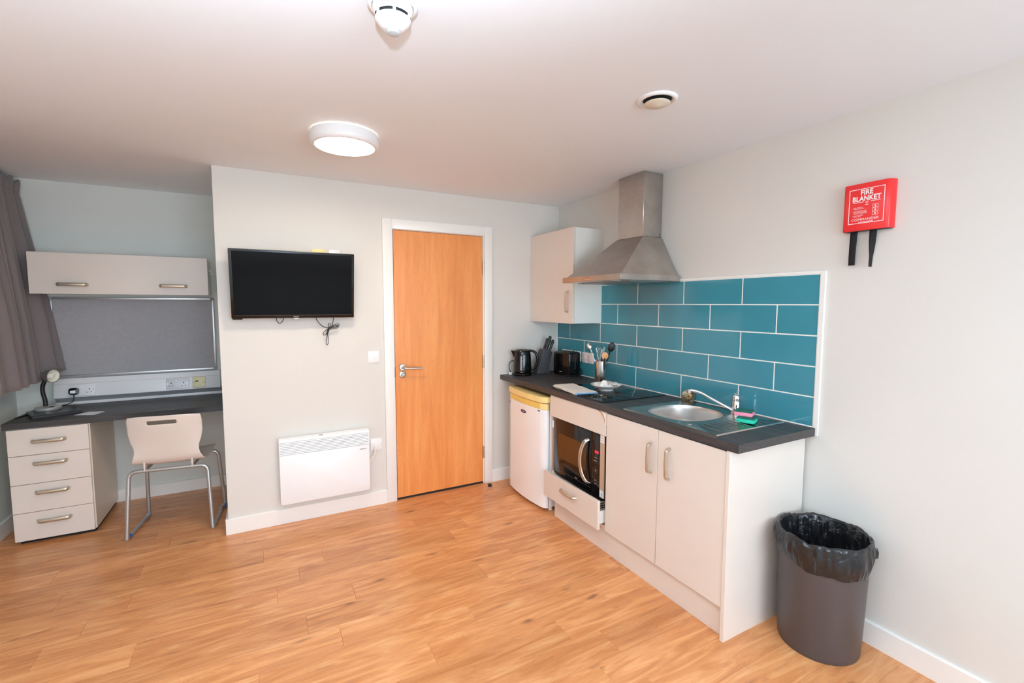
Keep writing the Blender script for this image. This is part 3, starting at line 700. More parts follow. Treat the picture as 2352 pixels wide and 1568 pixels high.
MB().box(-0.017,0.013,-0.014,0.006,0.0405,0.0428,0.001,1,M=Mg).build('plug_label', 'paper', pgm)
cp = [pg(0.0,-0.022,0.028), pg(0.002,-0.05,0.03), (-3.545,0.875,0.805), (-3.60,0.868,0.790), (-3.66,0.838,DZ+0.022), (-3.69,0.77,DZ+0.012), (-3.715,0.66,DZ+0.004), (-3.735,0.58,DZ+0.004)]
MB().tube(cr(cp,7), 0.0032, 8).build('cable', 'black_cable', la)
lf = thing('leaflet', 'small white folded leaflet lying on the desk top', 'leaflet', (-3.37,0.55,DZ))
MB().prism([(-3.443,0.536),(-3.392,0.515),(-3.343,0.598),(-3.388,0.616)], 'z', DZ+0.0002, DZ+0.0016).build('left_page', 'paper', lf)
MB().prism([(-3.390,0.514),(-3.334,0.491),(-3.298,0.579),(-3.341,0.597)], 'z', DZ+0.0002, DZ+0.0020).build('right_page', 'paper', lf)

# ------------------------------------------------------------------ curtain
cu_ = thing('curtain', 'grey pleated curtain hanging on the window wall left of the desk', 'curtain', (-3.74,0.3,0.97))
def cpt(u, v):
    # u along the rail from the alcove corner towards the camera, v from top to hem
    y = 0.945 - 1.62*u; z = 2.328 - (2.328-0.985)*v
    ph = u*88
    amp = 0.010 + 0.033*min(1, max(0,(v-0.07))*1.6)
    if v < 0.07: amp = 0.012 + 0.008*math.cos(v/0.07*PI)
    w = math.sin(ph + 0.7*math.sin(u*23)) + 0.35*math.sin(2*ph+1)
    x = -3.762 + amp*w
    fl = max(0, 1-u/0.16)                       # leading edge leans out over the desk
    x += 0.085*v*1.0 + 0.055*fl*v**1.3
    y += 0.02*math.cos(ph)*min(1,v*2) - 0.03*(1-fl)*0 + 0.012*fl*v
    z += 0.055*fl*fl*v*v
    z += 0.0 if v > 0.02 else 0.008*math.sin(ph*2)
    return (x, min(y, 0.952), z)
MB().grid(cpt, 300, 34).build('cloth', 'curtain', cu_, ang=180, mods=[('SOLIDIFY', dict(thickness=0.003, offset=0))])
MB().grid(lambda u,v: (cpt(u,0.004+v*0.055)[0]+0.004, cpt(u,0.004+v*0.055)[1], cpt(u,0.004+v*0.055)[2]), 300, 5).build('heading_tape', 'curtain', cu_, ang=180, mods=[('SOLIDIFY', dict(thickness=0.004, offset=0))])
MB().box(-3.845,-3.805,-0.70,0.95,2.318,2.350,0.004,1).build('curtain_rail', 'white_plastic', cu_)

# ------------------------------------------------------------------ chair (faces the desk, +y)
ch = thing('chair', 'beige plastic chair with a handle slot, on silver legs at the desk', 'chair', (-2.885,0.36,0))
Mc = Matrix.Translation((-2.885,0.365,0)) @ Matrix.Rotation(R(-7.5),4,'Z')
prof = [(-0.238,0.800),(-0.232,0.768),(-0.222,0.715),(-0.208,0.655),(-0.196,0.600),(-0.186,0.545),(-0.172,0.500),(-0.140,0.468),(-0.090,0.457),(-0.02,0.455),(0.06,0.460),(0.13,0.467),(0.18,0.466),(0.205,0.455)]
pp = cr([(0,a,b) for a,b in prof], 6); NP = len(pp)-1
wid = [(0,0.176),(0.03,0.197),(0.10,0.203),(0.2,0.202),(0.27,0.192),(0.335,0.176),(0.39,0.178),(0.46,0.194),(0.55,0.203),(0.75,0.205),(0.95,0.190),(1.0,0.172)]
def wat(t):
    for (a,wa),(b,wb2) in zip(wid, wid[1:]):
        if t <= b: return wa+(wb2-wa)*((t-a)/(b-a))*1.0
    return wid[-1][1]
def shell(u, v):
    i = v*NP; k = min(int(i), NP-1); p = pp[k].lerp(pp[k+1], i-k); s_ = (u-0.5)*2; w = wat(v)
    side = abs(s_)**2.6
    back = max(0, 1-v/0.42)
    y = p.y + side*0.040*min(1, back*1.6)
    z = p.z + (side*0.012 if v > 0.5 else 0) - (0.012*abs(s_)**6 if v < 0.02 else 0)
    if 0.33 < v < 0.52: y -= 0.0
    return (s_*w, y, z)
NU, NV = 34, 78
def hole(i, j): return 9+1 <= i <= NU-12 and 6 <= j <= 8
MB().grid(shell, NU, NV, hole).build('seat_shell', 'chair_shell', ch, M=Mc, ang=180, mods=[('SOLIDIFY', dict(thickness=0.007, offset=0)), ('SUBSURF', dict(levels=1, render_levels=1))])
r0 = 0.0118
def leg_frame(name, y_top, y_bot, ztop):
    P = rnd_path([(-0.235,y_bot,r0),(-0.215,y_top,ztop),(0.215,y_top,ztop),(0.235,y_bot,r0)], 0.045, 8)
    return MB().tube(P, r0, 14).build(name, 'chair_leg', ch, M=Mc)
leg_frame('rear_leg', -0.160, -0.195, 0.432)
leg_frame('front_leg', 0.135, 0.185, 0.440)
for sx in (-1,1):
    MB().tube(rnd_path([(sx*0.235,-0.195,r0),(sx*0.232,0.04,r0),(sx*0.222,0.10,r0+0.012),(sx*0.235,0.185,r0+0.001)], 0.03, 6), r0, 14).build('runner', 'chair_leg', ch, M=Mc)
    MB().tube([(sx*0.13,-0.16,0.432),(sx*0.13,0.135,0.440)], 0.008, 10).build('seat_rail', 'chair_leg', ch, M=Mc)
    MB().box(sx*0.13-0.005,sx*0.13+0.005,-0.172,-0.146,0.428,0.490,0.003,1).build('lug', 'chair_shell', ch, M=Mc)
for (sx,a,b_) in ((-1,-0.176,-0.146),(-1,0.140,0.178),(1,0.140,0.178)):
    MB().tube([(sx*0.2345,a,r0+0.0015),(sx*0.2335,b_,r0+0.0025)], 0.0122, 12).build('foot_clip', 'blue', ch, M=Mc)

# ------------------------------------------------------------------ kitchen run
WZ = 0.914; WF = -0.584
FX = -0.575                       # door faces
bh = (-0.503,-0.121,-1.888,-1.522)    # cut-out for the bowl
MB_w = MB()
for (x0,x1,y0,y1) in ((WF,bh[0],-2.225,-0.0065),(bh[1],-0.0,-2.225,-0.0065),(bh[0],bh[1],bh[3],-0.0065),(bh[0],bh[1],-2.225,bh[2])):
    MB_w.box(x0,x1,y0,y1,WZ-0.038,WZ)
tag(MB_w.build('worktop', 'worktop', org=(-0.292,-1.1,WZ-0.038)), 'charcoal woodgrain kitchen worktop on the beige units', 'worktop')
bc = thing('base_cabinet', 'beige gloss two door sink cabinet with a tall end panel', 'cabinet', (-0.3,-1.77,0))
MB().box(-0.556,-0.01,-1.382,-1.366,0.152,WZ-0.040).box(-0.556,-0.01,-2.164,-2.148,0.152,WZ-0.040).box(-0.556,-0.01,-2.148,-1.382,0.152,0.168).box(-0.02,-0.01,-2.148,-1.382,0.168,0.6).build('carcass', 'cab_white', bc)
for (y0,y1,hy) in ((-1.7675,-1.3665,-1.722),(-2.1655,-1.7705,-1.846)):
    d = MB().box(FX,FX+0.018,y0,y1,0.150,0.868,0.0012,1).build('door', 'cashmere', bc)
    zc = 0.709 if y0 > -2 else 0.713
    bow_handle(d, (FX,hy,zc-0.080), (FX,hy,zc+0.080), (-1,0,0), 0.028, 0.0085)
MB().box(-0.580,-0.016,-2.185,-2.167,0,WZ-0.039,0.001,1).build('end_panel', 'cashmere', bc)
pk = tag(MB().box(-0.548,-0.532,-2.1665,-0.790,0,0.149,0.001,1).build('plinth_board', 'cashmere'), 'long beige kickboard along the foot of the kitchen units', 'kickboard')
mu = thing('microwave_cabinet', 'beige housing unit round the microwave, its bottom drawer ajar', 'cabinet', (-0.3,-1.065,0.15))
MB().box(-0.556,-0.01,-0.782,-0.766,0.152,WZ-0.040).box(-0.556,-0.01,-1.3645,-1.350,0.152,WZ-0.040).box(-0.556,-0.01,-1.350,-0.782,0.152,0.168).box(-0.02,-0.01,-1.35,-0.782,0.168,0.86).build('carcass', 'cab_white', mu)
MB().box(-0.53,-0.02,-1.35,-0.782,0.300,0.318).build('shelf', 'black_matt', mu)
fp = [(-0.766,0.726),(-1.3615,0.728),(-1.3615,0.770),(-1.3555,0.790),(-1.3515,0.812),(-1.346,0.828),(-1.336,0.844),(-1.318,0.859),(-1.292,0.872),(-0.766,0.872)]
MB().prism(fp, 'x', FX, FX+0.018, 0.001, 1).build('fascia', 'cashmere', mu)
MB().prism([(-1.292,0.872),(-1.318,0.859),(-1.336,0.844),(-1.346,0.828),(-1.3515,0.812),(-1.3555,0.790),(-1.3595,0.792),(-1.3600,0.872)], 'x', FX+0.003, FX+0.017).build('broken_corner', mat('peeled_white_core', (244,238,230), 0.7), mu)
MB().prism([(-1.284,0.8722),(-1.312,0.858),(-1.331,0.842),(-1.342,0.824),(-1.3475,0.806),(-1.3515,0.812),(-1.3465,0.829),(-1.338,0.846),(-1.322,0.861),(-1.302,0.8722)], 'x', FX-0.0008, FX+0.001).build('chipped_edge', 'raw_chip', mu)
dw = MB().box(-0.625,-0.607,-1.360,-0.766,0.164,0.342,0.0012,1).build('drawer', 'cashmere', mu)
bow_handle(dw, (-0.625,-1.148,0.279), (-0.625,-0.985,0.279), (-1,0,0), 0.026, 0.009)
MB().box(-0.607,-0.12,-1.346,-1.333,0.190,0.268,0.001,1).box(-0.607,-0.12,-0.799,-0.786,0.190,0.268,0.001,1).box(-0.607,-0.12,-1.333,-0.799,0.186,0.192).build('drawer_box', 'cab_white', dw)
rk = MB()
for k in range(4): rk.box(-0.60,-0.20,-1.3435,-1.336,0.278+k*0.013,0.284+k*0.013)
rk.build('side_rack', 'satin', dw)
for (y0,y1,n) in ((-1.3305,-1.290,'b'),(-0.784,-0.768,'a')):
    sstr = MB().box(-0.557,-0.552,y0,y1,0.330,0.722).build('side_strip', mat('metal_strip', (206,186,164), 0.4, metal=0.4) if n == 'b' else 'brown_reflection', mu)
    if n == 'b':
        MB().box(-0.5578,-0.557,y0+0.002,y1-0.002,0.672,0.720).build('sticker', 'paper', sstr)
        MB().box(-0.5578,-0.557,y0+0.002,y1-0.002,0.333,0.376).build('sticker', 'paper', sstr)
        MB().box(-0.5583,-0.5578,y0+0.014,y0+0.018,0.340,0.364).build('sticker_mark', 'print_dark', sstr)
        for q in (0.698,0.684): MB().box(-0.5583,-0.5578,y0+0.008,y1-0.008,q,q+0.003).build('sticker_mark', 'print_grey', sstr)
    else: MB().box(-0.5578,-0.557,y0,y1,0.640,0.690).build('sticker', 'paper', sstr)
mw = thing('microwave', 'black built-in microwave with a curved silver handle', 'microwave', (-0.30,-1.03,0.318))
my0, my1, mz0, mz1 = -1.288,-0.786,0.322,0.716
MB().box(-0.535,-0.10,my0+0.004,my1-0.004,mz0,mz1,0.004,1).build('body', 'black_matt', mw)
md = MB().box(-0.556,-0.536,-1.212,my1,mz0+0.012,mz1,0.003,2).build('door', 'black_gloss', mw)
MB().box(-0.5568,-0.5555,-1.150,-0.846,0.445,0.618,0.0004,1).build('window', 'mw_window', md)
hp = cr([(-0.556,-1.176,0.662),(-0.580,-1.166,0.645),(-0.596,-1.150,0.590),(-0.600,-1.144,0.520),(-0.596,-1.154,0.450),(-0.580,-1.178,0.395),(-0.556,-1.190,0.380)],6)
MB().tube(hp, 0.012, 12, flat=0.45, hint=(1,0,0)).build('handle', 'satin', md)
MB().box(-0.5565,-0.5555,my1-0.42,my1-0.04,0.356,0.3575).build('door_line', 'print_dark', md)
cpn = MB().box(-0.556,-0.536,my0,-1.2135,mz0+0.012,mz1,0.003,2).build('control_panel', 'black_gloss', mw)
text('clock_display', '0:00', 0.021, (-0.5566,-1.258,0.600), 'R', 'led', cpn, sx=0.95, bold=0.0008)
for (z,w) in ((0.561,0.026),(0.541,0.036),(0.418,0.022),(0.396,0.022)): MB().box(-0.5566,-0.556,-1.248-w/2,-1.248+w/2,z,z+0.004).build('key_mark', 'print_grey', cpn)
MB().lathe([(0.0,0.001),(0.006,0.001),(0.006,0.0)], (-0.556,-1.250,0.482), 14, axis=(-1,0,0)).build('key_mark', 'print_grey', cpn)
MB().lathe([(0.0165,0.0008),(0.018,0.0008),(0.018,0.0),(0.0165,0.0)], (-0.556,-1.250,0.482), 24, axis=(-1,0,0)).build('key_ring', 'print_dark', cpn)
for z in (0.562,0.541,0.418,0.397): MB().lathe([(0.004,0.0008),(0.0052,0.0008),(0.0052,0.0),(0.004,0.0)], (-0.556,-1.279,z), 14, axis=(-1,0,0)).build('key_ring', 'print_dark', cpn)
MB().box(-0.550,-0.536,my0,my1,mz0-0.002,mz0+0.010).build('lower_rail', 'black_gloss', mw)
text('maker_mark', 'CDA', 0.014, (-0.5566,-1.05,0.366), 'R', 'print_grey', md, bold=0.0002)

# fridge
fr = thing('fridge', 'small white fridge with a yellowed top under the worktop', 'fridge', (-0.32,-0.45,0))
fy0, fy1 = -0.722,-0.172
MB().box(-0.548,-0.05,fy0,fy1,0.030,0.800,0.006,2).build('body', 'fridge', fr)
def bow(t, a=-0.590, d=0.026): return a - d*(1-(2*t-1)**2)
def bowed(z0, z1, front=-0.590, back=-0.556, d=0.026, inset=0.0, rr=0.018):
    P = []; n = 18
    for k in range(n+1):
        t = k/n; y = fy1-inset+(fy0-fy1+2*inset)*t
        e = min(t,1-t)*(fy1-fy0); rnd = max(0, 1-e/rr); x = bow(t,front,d) + 0.016*rnd**2
        P.append((x,y))
    P += [(back,fy0+inset),(back,fy1-inset)]
    return MB().prism(P, 'z', z0, z1, 0.002, 1)
bowed(0.030,0.752).build('door', 'fridge', fr, ang=30)
bowed(0.753,0.797,-0.588,-0.556,0.024).build('door_top_rail', 'cream_plastic', fr, ang=30)
MB().prism([(bow((fy1-y)/(fy1-fy0),-0.588,0.024)-0.0015, y) for y in [fy1-0.06-(fy1-fy0-0.12)*k/14 for k in range(15)]]+[(-0.57,fy0+0.06),(-0.57,fy1-0.06)], 'z', 0.758, 0.7965, 0.0006, 1).build('grip_recess', mat('deep_yellow_plastic', (240,206,108), 0.4), fr, ang=30)
bowed(0.803,0.846,-0.598,-0.05,0.026,-0.002).build('worktop_cap', 'cream_plastic', fr, ang=30)
MB().box(-0.556,-0.548,fy0+0.006,fy1-0.006,0.04,0.795).build('door_seal', 'print_grey', fr)
bd = MB().lathe([(0,0.002),(0.030,0.002),(0.032,0.0)], (-0.6155,-0.455,0.6965), 32, axis=(-1,0,0)).build('badge', 'badge', fr, M=Matrix.Translation((0,-0.455,0.6965)) @ Matrix.Diagonal((1,1.30,0.40,1)) @ Matrix.Translation((0,0.455,-0.6965)))
MB().box(-0.6178,-0.6170,-0.475,-0.435,0.6935,0.6995).build('badge_mark', 'print_grey', bd)
MB().box(-0.606,-0.602,-0.668,-0.645,0.737,0.745).build('rating_mark', 'print_dark', fr)
MB().box(-0.5995,-0.592,-0.2135,-0.2045,0.712,0.738).build('side_mark', 'print_grey', fr)
for (x,y) in ((-0.52,fy0+0.03),(-0.52,fy1-0.03),(-0.10,fy0+0.03),(-0.10,fy1-0.03)): MB().cyl((x,y,0),(x,y,0.032),0.016,16).build('foot', 'white_plastic', fr)

# wall cabinet
wc = thing('wall_cabinet', 'beige single door cupboard on the wall left of the hood', 'cupboard', (-0.14,-0.31,1.36))
MB().box(-0.266,-0.0,-0.613,-0.001,1.361,2.079,0.001,1).build('carcass', 'cab_white', wc)
wd = MB().box(-0.285,-0.267,-0.614,-0.002,1.360,2.080,0.0012,1).build('door', 'cashmere', wc)
bow_handle(wd, (-0.285,-0.555,1.447), (-0.285,-0.555,1.605), (-1,0,0), 0.026, 0.008)

# cooker hood
ho = thing('cooker_hood', 'stainless steel chimney hood over the hob', 'extractor hood', (-0.25,-1.083,1.648))
ly0, ly1 = -1.378,-0.788
MB().box(-0.5,-0.0085,ly0,ly1,1.652,1.688,0.0012,1).build('lip', 'steel', ho)
cy0, cy1, cxx, ct = -1.203,-0.963,-0.166,1.945
b = MB(); v = lambda *p: b.bm.verts.new(p)
lo = [v(-0.478,ly0+0.02,1.688),v(-0.478,ly1-0.02,1.688),v(-0.009,ly1-0.02,1.688),v(-0.009,ly0+0.02,1.688)]
hi = [v(cxx-0.004,cy0-0.004,ct),v(cxx-0.004,cy1+0.004,ct),v(-0.0005,cy1+0.004,ct),v(-0.0005,cy0-0.004,ct)]
for i in range(4): b.bm.faces.new((lo[i],lo[(i+1)%4],hi[(i+1)%4],hi[i]))
b.bm.faces.new(hi); bmesh.ops.recalc_face_normals(b.bm, faces=b.bm.faces[:])
b.build('canopy', 'steel', ho, smooth=False)
MB().box(cxx,-0.0005,cy0,cy1,ct+0.001,H-0.001,0.002,1).build('chimney', 'steel', ho)
MB().box(-0.40,-0.09,ly0+0.04,ly1-0.04,1.646,1.653).build('grease_filter', mat('filter_grey', (150,150,148), 0.4, metal=0.8), ho)
for yy in (ly1-0.10, ly0+0.10): MB().lathe([(0,0.003),(0.03,0.003),(0.033,0)], (-0.45,yy,1.652), 24, axis=(0,0,-1)).build('hood_lamp', 'clear', ho)
for k in range(5): MB().cyl((-0.5,-1.05-k*0.0135,1.666),(-0.5045,-1.05-k*0.0135,1.666),0.0045,14).build('button', 'chrome', ho)
for k in range(4): MB().box(-0.5005,-0.4998,-1.058-k*0.0135,-1.055-k*0.0135,1.6765,1.679).build('button_mark', 'print_dark', ho)
for z in (1.952,1.966): MB().lathe([(0,0.0015),(0.0035,0.0015),(0.004,0)], (-0.018,cy0,z), 12, axis=(0,-1,0)).build('screw', 'dark_gap', ho)

# hob and sink
hb = thing('hob', 'black glass hob set flush in the worktop', 'hob', (-0.29,-1.01,WZ))
MB().box(-0.548,-0.036,-1.307,-0.728,WZ,WZ+0.005,0.0015,2).build('glass', mat('black_hob_glass', (10,10,11), 0.04, spec=0.6), hb)
for (x,y,r) in ((-0.40,-0.88,0.09),(-0.16,-0.86,0.07),(-0.16,-1.15,0.09),(-0.40,-1.17,0.07)):
    MB().lathe([(r-0.0012,0.0053),(r,0.0053),(r,0.0050),(r-0.0012,0.0050)], (x,y,WZ), 48).build('zone_ring', 'print_dark', hb)
for k in range(5): MB().box(-0.526,-0.520,-1.25+k*0.03,-1.242+k*0.03,WZ+0.005,WZ+0.0053).build('touch_mark', 'print_grey', hb)
sk = thing('sink', 'stainless steel sink with a ribbed drainer on the right', 'sink', (-0.29,-1.785,WZ))
sx0,sx1,sy0,sy1 = -0.552,-0.036,-2.092,-1.482
bcx, bcy, bax, bay = -0.312,-1.705,0.186,0.178
def sup(a, k=1.0, n=2.5):
    c, s_ = math.cos(a), math.sin(a)
    return bcx+bax*k*math.copysign(abs(c)**(2/n),c), bcy+bay*k*math.copysign(abs(s_)**(2/n),s_)
NS = 72
b = MB(); zt = WZ+0.004
ring = [b.bm.verts.new((*sup(2*PI*k/NS,1.0),zt-0.0015)) for k in range(NS)]
ring2 = [b.bm.verts.new((*sup(2*PI*k/NS,1.05),zt)) for k in range(NS)]
def onrect(a):
    dx, dy = math.cos(a), math.sin(a); ts = []
    if dx > 1e-9: ts.append((sx1-bcx)/dx)
    if dx < -1e-9: ts.append((sx0-bcx)/dx)
    if dy > 1e-9: ts.append((sy1-bcy)/dy)
    if dy < -1e-9: ts.append((sy0-bcy)/dy)
    t = min(ts); return (bcx+dx*t, bcy+dy*t)
angs = [math.atan2(sup(2*PI*k/NS,1.05)[1]-bcy, sup(2*PI*k/NS,1.05)[0]-bcx) for k in range(NS)]
outp = [onrect(a) for a in angs]
for cxp, cyp in ((sx0,sy0),(sx1,sy0),(sx0,sy1),(sx1,sy1)):      # snap the nearest ray to each corner
    ca = math.atan2(cyp-bcy, cxp-bcx); kk = min(range(NS), key=lambda k: abs(math.atan2(math.sin(angs[k]-ca), math.cos(angs[k]-ca)))); outp[kk] = (cxp,cyp)
oin = [b.bm.verts.new((bcx+(x-bcx)*0.985, bcy+(y-bcy)*0.985, zt)) for x,y in outp]
orim = [b.bm.verts.new((bcx+(x-bcx)*0.992, bcy+(y-bcy)*0.992, zt+0.0018)) for x,y in outp]
oedge = [b.bm.verts.new((x,y,WZ+0.0003)) for x,y in outp]
for A, B in ((ring,ring2),(ring2,oin),(oin,orim),(orim,oedge)):
    for k in range(NS): b.bm.faces.new((A[k],B[k],B[(k+1)%NS],A[(k+1)%NS]))
bmesh.ops.recalc_face_normals(b.bm, faces=b.bm.faces[:])
b.build('sink_top', 'steel_bowl', sk, ang=35)
b = MB(); rings = []
for (k_, dz) in ((1.0,0.0025),(0.985,-0.004),(0.972,-0.02),(0.955,-0.075),(0.93,-0.11),(0.86,-0.135),(0.72,-0.146),(0.4,-0.150),(0.12,-0.151)):
    rings.append([b.bm.verts.new((*sup(2*PI*k/NS,k_),WZ+dz)) for k in range(NS)])
for A, B in zip(rings, rings[1:]):
    for k in range(NS): b.bm.faces.new((A[k],A[(k+1)%NS],B[(k+1)%NS],B[k]))
b.bm.faces.new(rings[-1]); bmesh.ops.recalc_face_normals(b.bm, faces=b.bm.faces[:])
for f in b.bm.faces: f.normal_flip()
b.build('bowl', 'steel_basin', sk, ang=60)
MB().lathe([(0,0.003),(0.03,0.003),(0.04,0.001),(0.04,0)], (bcx,bcy,WZ-0.1505), 28).build('waste', 'dark_gap', sk)
for k in range(9):
    x = -0.475+k*0.043; y0_ = -1.955+0.018*math.sin(k/8*PI)-0.004*k*0+(0.02 if k in (0,8) else 0)
    MB().tube([(x,y0_+0.03,zt-0.0022),(x,y0_+0.015,zt-0.0006),(x,-2.055,zt-0.0006),(x,-2.068,zt-0.0022)], 0.0042, 8, flat=0.42).build('drainer_rib', 'steel_bowl', sk)
MB().lathe([(0,0.0012),(0.012,0.0012),(0.013,0)], (-0.494,-1.895,zt), 24).build('blank_plug', 'chrome', sk)
tp = thing('mixer_tap', 'chrome mixer tap with a long slanting spout beside the sink', 'tap', (-0.080,-1.849,zt))
TB = Vector((-0.080,-1.849,zt))
MB().lathe([(0,0),(0.025,0),(0.025,0.006),(0.0215,0.010),(0.021,0.062),(0.0195,0.066),(0.0205,0.069),(0.0205,0.088),(0.016,0.097),(0,0.099)], TB, 32).build('body', 'chrome', tp)
lv2 = MB().tube(cr([TB+Vector((0,0,0.092)), TB+Vector((0.006,0.006,0.103)), TB+Vector((0.026,0.020,0.112))],5), [0.010]*3+[0.008]*4+[0.006]*4, 12, flat=0.6).build('lever', 'chrome', tp)
MB().lathe([(0,0.0012),(0.0032,0.0012),(0.0035,0)], TB+Vector((-0.0125,-0.0165,0.079)), 12, axis=(-0.6,-0.79,0.0)).build('temperature_dot', 'red', tp)
S0 = TB+Vector((-0.012,0.014,0.016)); S1 = Vector((-0.196,-1.708,1.017)); S2 = Vector((-0.232,-1.669,1.028))
MB().tube(cr([S0, S0.lerp(S1,0.33), S0.lerp(S1,0.7), S1, S2],8), [0.0085]*24+[0.0095]*9, 14).build('spout', 'chrome', tp)
MB().cyl(S2+Vector((-0.002,0.002,0.004)), S2+Vector((-0.002,0.002,-0.016)), 0.0105, 16).build('nozzle', 'chrome', tp)
st = thing('basket_strainer', 'round sink strainer leaning on the tiles behind the bowl', 'strainer', (-0.035,-1.488,WZ))
sa = Vector((-0.80,-0.30,0.52)).normalized(); so = Vector((-0.034,-1.488,WZ+0.029))
MB().lathe([(0.039,0),(0.041,0.003),(0.039,0.006),(0.036,0.004),(0.028,-0.004),(0.018,-0.006),(0,-0.006)], so, 36, axis=sa).build('dish', 'brass', st, ang=60)
MB().lathe([(0,0.006),(0.004,0.006),(0.006,-0.002),(0.006,-0.006)], so, 14, axis=sa).build('knob', 'brass', st)
Qs = sa.to_track_quat('Z','Y').to_matrix()
pet = MB()
for k in range(14):
    a = 2*PI*k/14; pet.tube([so+Qs@Vector((0.021*math.cos(a),0.021*math.sin(a),-0.003)), so+Qs@Vector((0.035*math.cos(a),0.035*math.sin(a),0.0055))], [0.0022,0.0034], 8)
pet.build('raised_petal', 'brass', st)
def sponge(label, col, c, ang, z0, grp=None):
    t = thing('sponge', label, 'sponge', (c[0],c[1],z0))
    Mx = Matrix.Translation((c[0],c[1],z0)) @ Matrix.Rotation(R(ang),4,'Z')
    MB().box(-0.034,0.034,-0.041,0.041,0,0.019,0.003,2,M=Mx).build('foam', col, t)
    MB().box(-0.034,0.034,-0.041,0.041,0.0192,0.0268,0.002,1,M=Mx).build('scourer', 'scour', t)
sponge('turquoise sponge with a dark scourer, underneath the pink one on the drainer', 'green', (-0.215,-2.008), 20, zt+0.0022)
sponge('pink sponge with a dark green scourer, on top of the turquoise one', 'pink', (-0.196,-1.980), 22, zt+0.0293)

# ------------------------------------------------------------------ things on the worktop
# kettle
KC = Vector((-0.430,-0.115,WZ))
kt = thing('kettle', 'black jug kettle with a grey water gauge in the worktop corner', 'kettle', KC)
kd = Vector((0.88,-0.475,0)).normalized()
MB().lathe([(0,0),(0.078,0),(0.080,0.004),(0.080,0.014),(0.074,0.020),(0,0.020)], KC, 40).build('power_base', 'black_gloss', kt)
MB().lathe([(0.072,0.021),(0.0755,0.026),(0.0755,0.045),(0.074,0.10),(0.070,0.160),(0.066,0.196),(0.062,0.206)], KC, 44, closed_ends=True).build('body', 'black_gloss', kt)
MB().lathe([(0.062,0.2055),(0.060,0.211),(0.045,0.215),(0,0.217)], KC, 40).build('lid', 'black_matt', kt)
sp0 = KC-kd*0.058
bq = MB(); perp = Vector((-kd.y,kd.x,0))
ring_t = [sp0+perp*0.030+Vector((0,0,0.203)), KC-kd*0.098+Vector((0,0,0.207)), sp0-perp*0.030+Vector((0,0,0.203))]
low = KC-kd*0.066+Vector((0,0,0.135))
vt = [bq.bm.verts.new(p) for p in ring_t]; vl = bq.bm.verts.new(low); vb = [bq.bm.verts.new(sp0+perp*0.02+kd*0.02+Vector((0,0,0.195))), bq.bm.verts.new(sp0-perp*0.02+kd*0.02+Vector((0,0,0.195)))]
bq.bm.faces.new((vt[0],vt[1],vl)); bq.bm.faces.new((vt[1],vt[2],vl)); bq.bm.faces.new((vt[0],vb[0],vb[1],vt[2],vt[1])); bq.bm.faces.new((vt[0],vl,vb[0])); bq.bm.faces.new((vt[2],vb[1],vl)); bq.bm.faces.new((vb[0],vl,vb[1]))
bmesh.ops.recalc_face_normals(bq.bm, faces=bq.bm.faces[:]); bq.build('spout', 'black_gloss', kt, ang=60)
hpts = [KC+kd*a+Vector((0,0,z)) for a,z in ((0.045,0.205),(0.075,0.205),(0.105,0.190),(0.122,0.155),(0.123,0.110),(0.110,0.075),(0.088,0.055),(0.066,0.048))]
MB().tube(cr(hpts,6), 0.0135, 12, flat=0.8).build('handle', 'black_gloss', kt)
gd = Vector((-0.545,-0.838,0)); gp = Vector((-gd.y,gd.x,0))
def kp(a, z, r): 
    d_ = (gd*math.cos(a)+gp*math.sin(a)); return KC+d_*r+Vector((0,0,z))
MB().tube(cr([kp(-0.10,0.050,0.0752),kp(-0.10,0.10,0.0738),kp(-0.10,0.165,0.0695)],6), 0.0048, 10, flat=0.5, hint=gd).build('water_gauge', mat('gauge_grey', (186,186,188), 0.3), kt)
for k in range(6):
    z = 0.056+k*0.0185; MB().box(-0.0035,0.0035,-0.0006,0.0006,-0.0028,0.0028,0.0005,1,M=Matrix.Translation(kp(0.05,z,0.0758-0.00004*(z*1000-50)*0.55)) @ Matrix.Rotation(math.atan2(gd.y,gd.x)+PI/2,4,'Z')).build('gauge_mark', 'print_grey', kt)
MB().box(-0.013,0.013,-0.0006,0.0006,-0.0022,0.0022,M=Matrix.Translation(kp(-0.02,0.034,0.0760)) @ Matrix.Rotation(math.atan2(gd.y,gd.x)+PI/2,4,'Z')).build('maker_mark', 'print_grey', kt)
MB().tube(cr([KC-kd*0.070+Vector((0,0,0.008)),KC-kd*0.088+Vector((0,0.015,0.02)),KC-kd*0.102+Vector((0,0.02,0.06)),KC-kd*0.095+Vector((0,0.024,0.10)),KC-kd*0.07+Vector((0,0.03,0.118)),KC+Vector((-0.03,0.085,0.10))],6), 0.0036, 8).build('cable', 'black_cable', kt)
MB().box(-0.014,0.014,-0.01,0.01,0,0.022,0.004,2,M=Matrix.Translation(KC-kd*0.093+Vector((-0.004,0.012,0.0005)))).build('white_clip', 'white_plastic', kt)
